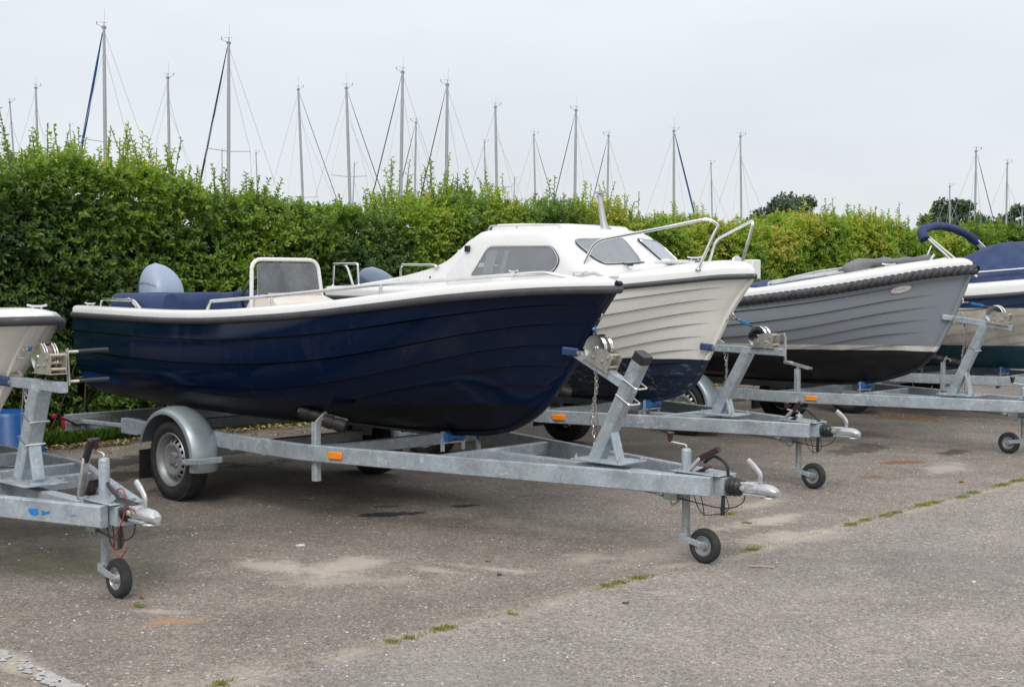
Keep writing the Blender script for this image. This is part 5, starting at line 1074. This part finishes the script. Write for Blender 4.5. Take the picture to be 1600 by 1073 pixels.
b = MB(); b.lathe((-.76, .03, 1.76), (1, -.35, .15), [(-.07, .014), (-.03, .03), (.0, .045), (.012, .05), (.016, .044), (.017, 0)], 18); b.box((-.80, .02, 1.72), (.05, .05, .04)); b.build('deck_lamp', 'polished_steel', B3, .002)
b = MB(); b.box((-.78, .22, 1.70), (.18, .12, .16)); b.build('anchor_box', 'white_gelcoat', B3, .01)
b = MB(); b.box((-1.35, -.02, 1.765), (.28, .20, .03)); b.lathe((-1.30, -.2, 1.76), (0, 0, 1), [(0, .05), (.02, .045), (.03, .02)], 14); b.build('deck_hatch', 'white_gelcoat', B3, .008)
b = MB(); b.tube([(-1.72, -.30, 1.745), (-1.45, -.30, 1.76)], .008, 6); b.box((-1.6, -.30, 1.74), (.05, .03, .02)); b.build('wiper', 'trim_grey', B3)
cleat(B3, (-1.05, -.14, 1.77), .3); bow_eye(B3, -.815, 1.325)
outboard(B3, -5.33, .05, 1.50, 'cowl_blue', .50, .34, .245, None, tilt=R(8))
b = MB(); b.box((-4.6, 0, 1.25), (1.2, 1.3, .10)); b.build('cockpit_seat', 'cream_plastic', B3, .02)

# ---------------------------------------------------------------- grey clinker boat
zk = .55; xm = -2.9
hull_mat('grey_hull', (.235, .265, .30), [(.975 - zk, (.62, .60, .54)), (.925 - zk, (.008, .009, .012))], rough=.38, coat=.08, streak=.04, bot_rough=.42)
B4 = boat(O4, xm, zk, 'motor_boat', 'grey clinker boat with black rope fender and a rolled grey hood on deck')
beam4 = [(-.39, 0), (-.42, .05), (-.5, .12), (-.7, .25), (-1.0, .44), (-1.5, .70), (-2.0, .89), (-2.5, 1.0), (-3.2, 1.06), (-4.2, 1.03), (-5.3, .92)]
H4 = Hull([(-1.75, .565), (-1.45, .59), (-1.20, .65), (-.97, .74), (-.80, .88), (-.66, 1.10), (-.53, 1.38), (-.39, 1.755)], -5.3,
          [(-.39, 1.745), (-.7, 1.705), (-1, 1.645), (-1.5, 1.55), (-2, 1.475), (-2.5, 1.415), (-3.2, 1.37), (-4.2, 1.35), (-5.3, 1.36)], beam4, [(-.39, .565), (-1.8, .565), (-3.5, .58), (-5.3, .60)], vk=.34, planks=8, lap=.019, fade=.06)
H4.build(B4, 'grey_hull'); H4.rub(B4, 'fender_rubber', .043, -.03, rope=True)
H4.cap(B4, 'white_gelcoat', h=.085, camber=ip([(-5.3, .02), (-2.4, .05), (-1.2, .07), (-.39, .0)]), name='deck')
b = MB(); b.sweep(H4.loop(-.01, -.085, 60), [(.012, -.010), (.012, .010), (-.012, .010), (-.012, -.010)]); b.build('moulding', 'grey_hull', B4)
# oval badge on both bows: white ground, red rim, dark lettering strokes
for sg in (-1,):
    k = .10; c = H4.pt(k, .905, .016); pu = (H4.pt(k - .012, .905, .016) - H4.pt(k + .012, .905, .016)).normalized(); pv = (H4.pt(k, .925, .016) - H4.pt(k, .885, .016)).normalized()
    def bp(a, d_, o_=0): q = c + pu * a + pv * d_; nn = Vector(pu).cross(pv); nn = nn if nn.y > 0 else -nn; q = q + nn * o_; return (q.x, sg * q.y, q.z)
    b = MB(); b.add([bp(.095 * math.cos(t_), .038 * math.sin(t_), .006) for t_ in [2 * PI * i / 28 for i in range(28)]], [tuple(range(28))]); bd = b.build('badge', 'white_gelcoat', B4)
    b = MB(); b.tube([bp(.082 * math.cos(t_), .029 * math.sin(t_), .0065) for t_ in [2 * PI * i / 28 for i in range(28)]], .0018, 4, loop=True); b.build('badge_rim', 'red_plastic', bd)
    b = MB(); xx = -.056
    for wd, dn in ((.010, 0), (.012, .002), (.008, -.002), (.012, 0), (.010, .002), (.012, -.001)):
        b.add([bp(xx, -.009, .0085), bp(xx + .004, -.009, .0085), bp(xx + .006, .009 + dn, .0085), bp(xx + .002, .009 + dn, .0085)], [(0, 1, 2, 3)]); b.add([bp(xx + .003, -.001, .0088), bp(xx + wd, -.001, .0088), bp(xx + wd, .003, .0088), bp(xx + .003, .003, .0088)], [(0, 1, 2, 3)]); xx += wd + .007
    b.build('badge_lettering', 'maroon_grip', bd)
# rolled hood and its tubes lying on the deck
def dz4(x_, y_): return 0
b = MB(); sp = curve([(-1.72, -.10, 1.70), (-1.60, -.08, 1.745), (-1.45, -.04, 1.78), (-1.28, -.02, 1.80), (-1.12, .0, 1.80), (-.95, .0, 1.815), (-.82, 0, 1.83)], 26)
def hood(i):
    t_ = i / 26; rx = .05 + .13 * math.exp(-((t_ - .18) / .20) ** 2); rz = .034 + .030 * math.exp(-((t_ - .22) / .20) ** 2) + .006 * math.sin(i * 1.1)
    if t_ < .08: rx *= .8; rz *= .7
    if abs(t_ - .58) < .03: rx *= .8; rz *= .85
    return [(rx * math.cos(a) * (1 + .05 * math.sin(3 * a + i * .7)), rz * math.sin(a) * (1 + .07 * math.sin(4 * a + i * .5)) - (.06 if math.sin(a) < -.3 and t_ < .35 and math.cos(a) > 0 else 0)) for a in [2 * PI * k / 22 for k in range(22)]]
b.sweep(sp, hood); hd = b.build('folded_hood', 'grey_canvas', B4, angle=70)
b = MB()
for (y_, dz_, xe) in ((-.14, 0, -2.42), (-.20, -.018, -2.38), (-.04, .035, -2.28), (.05, .02, -2.3)): b.tube([(xe, y_ - .16, 1.60 + dz_), (-2.0, y_ - .07, 1.665 + dz_), (-1.55, y_, 1.725 + dz_)], .013, 8)
b.tube(fillet([(-2.42, -.30, 1.60), (-2.46, -.30, 1.585), (-2.46, -.30, 1.545)], .01), .013, 8); b.build('hood_frame', 'cast_alloy', hd)
b = MB(); b.bar([(-2.15, -.25, 1.58), (-1.7, -.19, 1.66)], .05, .04); b.build('frame_pad', 'grey_canvas', hd, .005)
b = MB(); b.lathe((-.98, .02, 1.80), (0, 1, 0), [(-.05, .042), (.05, .042)], 16); b.build('hood_strap', 'trim_grey', hd)
b = MB(); b.tube([(-.80, .0, 1.80), (-.66, .03, 1.83)], .008, 6); b.tube([(-.80, -.04, 1.80), (-.80, .05, 1.86)], .012, 6); b.box((-.80, 0, 1.79), (.07, .07, .03)); b.build('swivel_fitting', 'polished_steel', B4)
cleat(B4, (-1.12, -.24, 1.742), .35); bow_eye(B4, -.525, 1.42)
b = MB(); b.box((-3.6, 0, 1.47), (2.0, 1.5, .05)); b.build('cockpit_edge', 'trim_grey', B4, .02)
b = MB(); rows = []
for x_ in np.linspace(-2.55, -2.95, 8):
    k = math.sin(PI * (x_ + 2.95) / .4) * .09; rows.append([(x_, y_, 1.48 + k * math.sin(PI * (y_ - .1) / .7 + .001)) for y_ in np.linspace(.1, .8, 9)])
b.grid(rows, flip=True); b.build('side_cushion', 'navy_canvas', B4)
outboard(B4, -5.6, 0, 1.35, 'cowl_dark', .45, .34, .3)

# ---------------------------------------------------------------- boat with the navy cover, right edge
zk = .56; xm = -2.8
hull_mat('banded_hull', (.012, .035, .105), [(1.30 - zk, (.60, .57, .50)), (.86 - zk, (.006, .065, .10))], rough=.16, coat=.5, streak=.05, bot_rough=.5)
B5 = boat(O5, xm, zk, 'motor_boat', 'boat with navy band, cream side and teal bottom, cut by the right edge')
beam5 = [(.2, 0), (.17, .06), (.05, .16), (-.2, .34), (-.7, .62), (-1.2, .83), (-1.8, .97), (-2.6, 1.03), (-3.8, 1.02), (-5.0, .92)]
H5 = Hull([(-1.5, .585), (-1.2, .60), (-.9, .68), (-.65, .80), (-.45, 1.0), (-.2, 1.3), (.2, 1.68)], -5.0,
          [(.2, 1.64), (-.3, 1.57), (-.75, 1.505), (-1.4, 1.44), (-2, 1.405), (-3, 1.38), (-5.0, 1.38)], beam5, [(.2, .585), (-1.5, .585), (-5.0, .60)], vk=.36, planks=6, lap=.018, fade=.03)
H5.build(B5, 'banded_hull'); H5.rub(B5, 'trim_grey', .024, -.012)
H5.cap(B5, 'white_gelcoat', h=.14, camber=ip([(-5.0, .02), (-2.4, .04), (-1.0, .06), (.2, .0)]), name='deck')
rail_tube(B5, [(-2.6, -.93, 1.56), (-2.55, -.92, 1.64), (-1.75, -.87, 1.68), (-.4, -.40, 1.80), (.02, -.12, 1.87), (.02, .12, 1.87), (-.4, .40, 1.80), (-1.75, .87, 1.68), (-2.55, .92, 1.64), (-2.6, .93, 1.56)], .014, .06, 'pulpit_rail',
          stanch=[((-.85, -.61, 1.762), (-.92, -.66, 1.66)), ((-1.9, -.875, 1.675), (-1.95, -.9, 1.58)), ((-.3, -.35, 1.81), (-.4, -.44, 1.72)), ((-.85, .61, 1.762), (-.92, .66, 1.66))])
cv = boat(O5, -2.4, 1.58, 'boat_cover', 'navy canvas cover stretched over the boat at the right edge', 'cover', None); 
b = MB(); rows = []
for i in range(25):
    x_ = -4.75 + 4.35 * i / 24; t_ = i / 24; hb = float(H5.beam(x_)) - .15; rise = .08 + .33 * math.exp(-((x_ + 1.40) / .55) ** 2) + .18 * math.exp(-((x_ + 2.6) / 1.3) ** 2) - .0; base = float(H5.sheer(x_)) + .15; r_ = []
    hb = max(.05, hb)
    for k in range(15):
        s_ = -1 + 2 * k / 14; q = 1 - abs(s_) ** 2.4; r_.append((x_, hb * s_, base + rise * q + .008 * math.sin(i * 1.9 + k * 1.3)))
    rows.append(r_)
b.grid(rows); b.build('canvas', 'navy_canvas', cv, angle=60)
b = MB(); b.sweep([(r_[0][0], r_[0][1] - .004, r_[0][2] + .0) for r_ in rows], [(.008, -.02), (.008, .02), (-.008, .02), (-.008, -.02)]); b.build('hem', 'navy_canvas', cv)
OFF = np.array([-2.8, 0, .56])
# folded bimini: two stainless hoops carrying a rolled navy sunshade
yb = .85; SH = MB(); roll = curve([(-2.20, -.66, 2.10), (-2.26, -.60, 2.20), (-2.28, -.30, 2.265), (-2.27, 0, 2.27), (-2.26, .28, 2.24), (-2.23, .52, 2.18), (-2.18, .68, 2.09)], 40)
def rollp(i): k = 1 + .05 * math.sin(i * .9); return [(.048 * k * math.cos(a) * (1 + .06 * math.sin(5 * a + i)), (.060 * k) * math.sin(a)) for a in [2 * PI * j / 16 for j in range(16)]]
SH.sweep(roll, rollp, up=(1, 0, 0)); sh = SH.build('folded_sunshade', 'navy_canvas', B5, angle=70)
b = MB()
for s_ in (-1, 1):
    xe = -1.55 if s_ < 0 else -1.85
    b.tube([(-2.22, s_ * .63, 2.15), (xe, s_ * yb, 1.66)], .013, 8); b.tube([(-2.15, s_ * .63, 2.12), (xe + .09, s_ * yb, 1.66)], .013, 8)
    if s_ < 0: b.tube([(-2.08, s_ * .72, 2.02), (-2.16, s_ * .88, 1.66)], .010, 8)
b.tube(roll, .013, 8, up=(1, 0, 0)); b.build('sunshade_frame', 'polished_steel', sh)
outboard(B5, -5.3, 0, 1.4, 'cowl_dark', .45, .34, .3); bow_eye(B5, -.30, 1.2)

# ---------------------------------------------------------------- white boat at the left edge
zk = .60; xm = -3.2
hull_mat('white_hull', (.76, .73, .67), [], rough=.2, coat=.5, streak=.05)
B1 = boat(O1, xm, zk, 'motor_boat', 'cream white boat whose rounded bow shows at the left edge')
H1 = Hull([(-2.0, .62), (-1.75, .66), (-1.52, .78), (-1.32, .98), (-1.12, 1.20), (-.88, 1.405)], -5.4,
          [(-.88, 1.40), (-1.0, 1.395), (-1.2, 1.375), (-1.6, 1.34), (-2.2, 1.30), (-3.2, 1.27), (-5.4, 1.27)], [(-.88, 0), (-.89, .05), (-.95, .125), (-1.08, .22), (-1.35, .36), (-1.75, .53), (-2.3, .72), (-3.2, .88), (-4.4, .88), (-5.4, .80)],
          [(-.88, .62), (-2, .62), (-5.4, .64)], vk=.36, planks=3, lap=.010, fade=.05, nbow=1.35)
H1.build(B1, 'white_hull'); H1.rub(B1, 'fender_rubber', .026, -.015)
H1.cap(B1, 'white_gelcoat', h=.04, camber=ip([(-5.4, .02), (-3, .04), (-1.7, .06), (-1.1, .03), (-.88, 0)]), name='deck')
cleat(B1, (-1.18, .14, 1.435), .5); bow_eye(B1, -1.10, 1.215)
outboard(B1, -5.7, 0, 1.3, 'cowl_dark', .42, .3, .3)
# upturned blue tub by the far side of the left trailer
gx, gy = -4.52, 11.6; OFF = np.zeros(3)
tb = mkthing('plastic_tub', 'upturned blue plastic tub behind the winch post of the left trailer', 'tub', (gx, gy, 0))
b = MB(); rows = []
for z_, r_ in ((.0, .36), (.02, .345), (.03, .335), (.42, .245), (.45, .23), (.455, .2)):
    rows.append([(r_ * (abs(math.cos(a)) ** .6) * (1 if math.cos(a) > 0 else -1), r_ * (abs(math.sin(a)) ** .6) * (1 if math.sin(a) > 0 else -1), z_) for a in [2 * PI * k / 36 for k in range(36)]])
b.grid(rows, closed=True, caps=True); b.build('shell', 'tub_blue', tb, raw=True)
b = MB(); b.tube([(.37 * (abs(math.cos(a)) ** .6) * (1 if math.cos(a) > 0 else -1), .37 * (abs(math.sin(a)) ** .6) * (1 if math.sin(a) > 0 else -1), .012) for a in [2 * PI * k / 36 for k in range(36)]], .012, 6, loop=True); b.build('rim', 'galvanised', tb, raw=True)

# ---------------------------------------------------------------- small things lying on the asphalt
def litter(name, label, cat, x, y, fn, mat, rz=0):
    b = MB(); fn(b); w = row_world(O2, x, y, 0); o = b.build(name, mat, raw=True); o.location = w; o.rotation_euler = (0, 0, rz); tagm(o, label, cat); return o
def slab(L_, W_, H_, n=9):
    def f(b):
        lo = []; hi = []
        for k in range(n):
            a = 2 * PI * k / n; r_ = random.uniform(.75, 1.1); lo.append((L_ * r_ * math.cos(a), W_ * r_ * math.sin(a), .002)); hi.append((L_ * r_ * .85 * math.cos(a), W_ * r_ * .85 * math.sin(a), H_ * random.uniform(.7, 1.2)))
        b.grid([lo, hi], closed=True, caps=True)
    return f
def curled(L_, W_):
    def f(b): b.grid([[(x_, -W_ * (1 - (x_ / L_) ** 2), .004 + .25 * abs(x_)), (x_, 0, .003), (x_, W_ * (1 - (x_ / L_) ** 2), .008 + .2 * abs(x_))] for x_ in np.linspace(-L_, L_, 7)])
    return f
litter('shell_fragment', 'white shell fragment on the asphalt in front of the main boat wheel', 'shell', -2.05, -1.33, slab(.035, .012, .012), 'stone_chip', .2)
litter('fallen_leaf', 'orange fallen leaf on open asphalt below the middle of the navy trailer', 'leaf', -.92, -.84, curled(.022, .013), 'dead_leaf', .7)
litter('stick', 'pale thin stick lying just beyond the seam, right of the jockey wheel', 'stick', .29, .12, lambda b: b.tube([(-.075, 0, .008), (0, .006, .009), (.07, -.004, .007)], .005, 6), 'stick_wood', -.15)
litter('fallen_leaf', 'dark brown leaf near the moss right of the jockey wheel', 'leaf', .27, -1.05, curled(.018, .011), 'trim_grey', .2)
litter('fallen_leaf', 'brown fallen leaf beside the sandy patch at lower left', 'leaf', -1.55, -2.68, curled(.026, .012), 'dead_leaf', 1.9)
litter('pebble', 'small dark pebble on the asphalt behind the seam in the middle', 'pebble', -.62, -1.05, slab(.016, .013, .014), 'trim_grey', 0)
litter('pebble', 'pebble on the lane at the lower right', 'pebble', 1.3, .6, slab(.014, .012, .012), 'stone_chip', 0)
litter('fallen_leaf', 'brown leaf on the asphalt right of the second jockey wheel', 'leaf', -.35, 3.9, curled(.035, .02), 'dead_leaf', .9)
litter('fallen_leaf', 'dark leaf between the navy trailer drawbar and the second trailer', 'leaf', -.95, 1.5, curled(.03, .018), 'trim_grey', .4)
b = MB()
for i in range(1500):
    x_ = random.uniform(-3.5, 3.5); y_ = random.uniform(-4, 9); s_ = random.uniform(.003, .009); a = random.random() * 6
    b.add([(x_ + s_ * math.cos(a + k * 1.57) * random.uniform(.6, 1.2), y_ + s_ * math.sin(a + k * 1.57), .0015) for k in range(4)] + [(x_, y_, .002 + s_ * .6)], [(0, 1, 4), (1, 2, 4), (2, 3, 4), (3, 0, 4)])
o = b.build('loose_chips', 'stone_chip', raw=True, angle=10); tagm(o, 'tiny pale stone chips scattered over the asphalt', None, None, 'stuff'); row_obj(o)
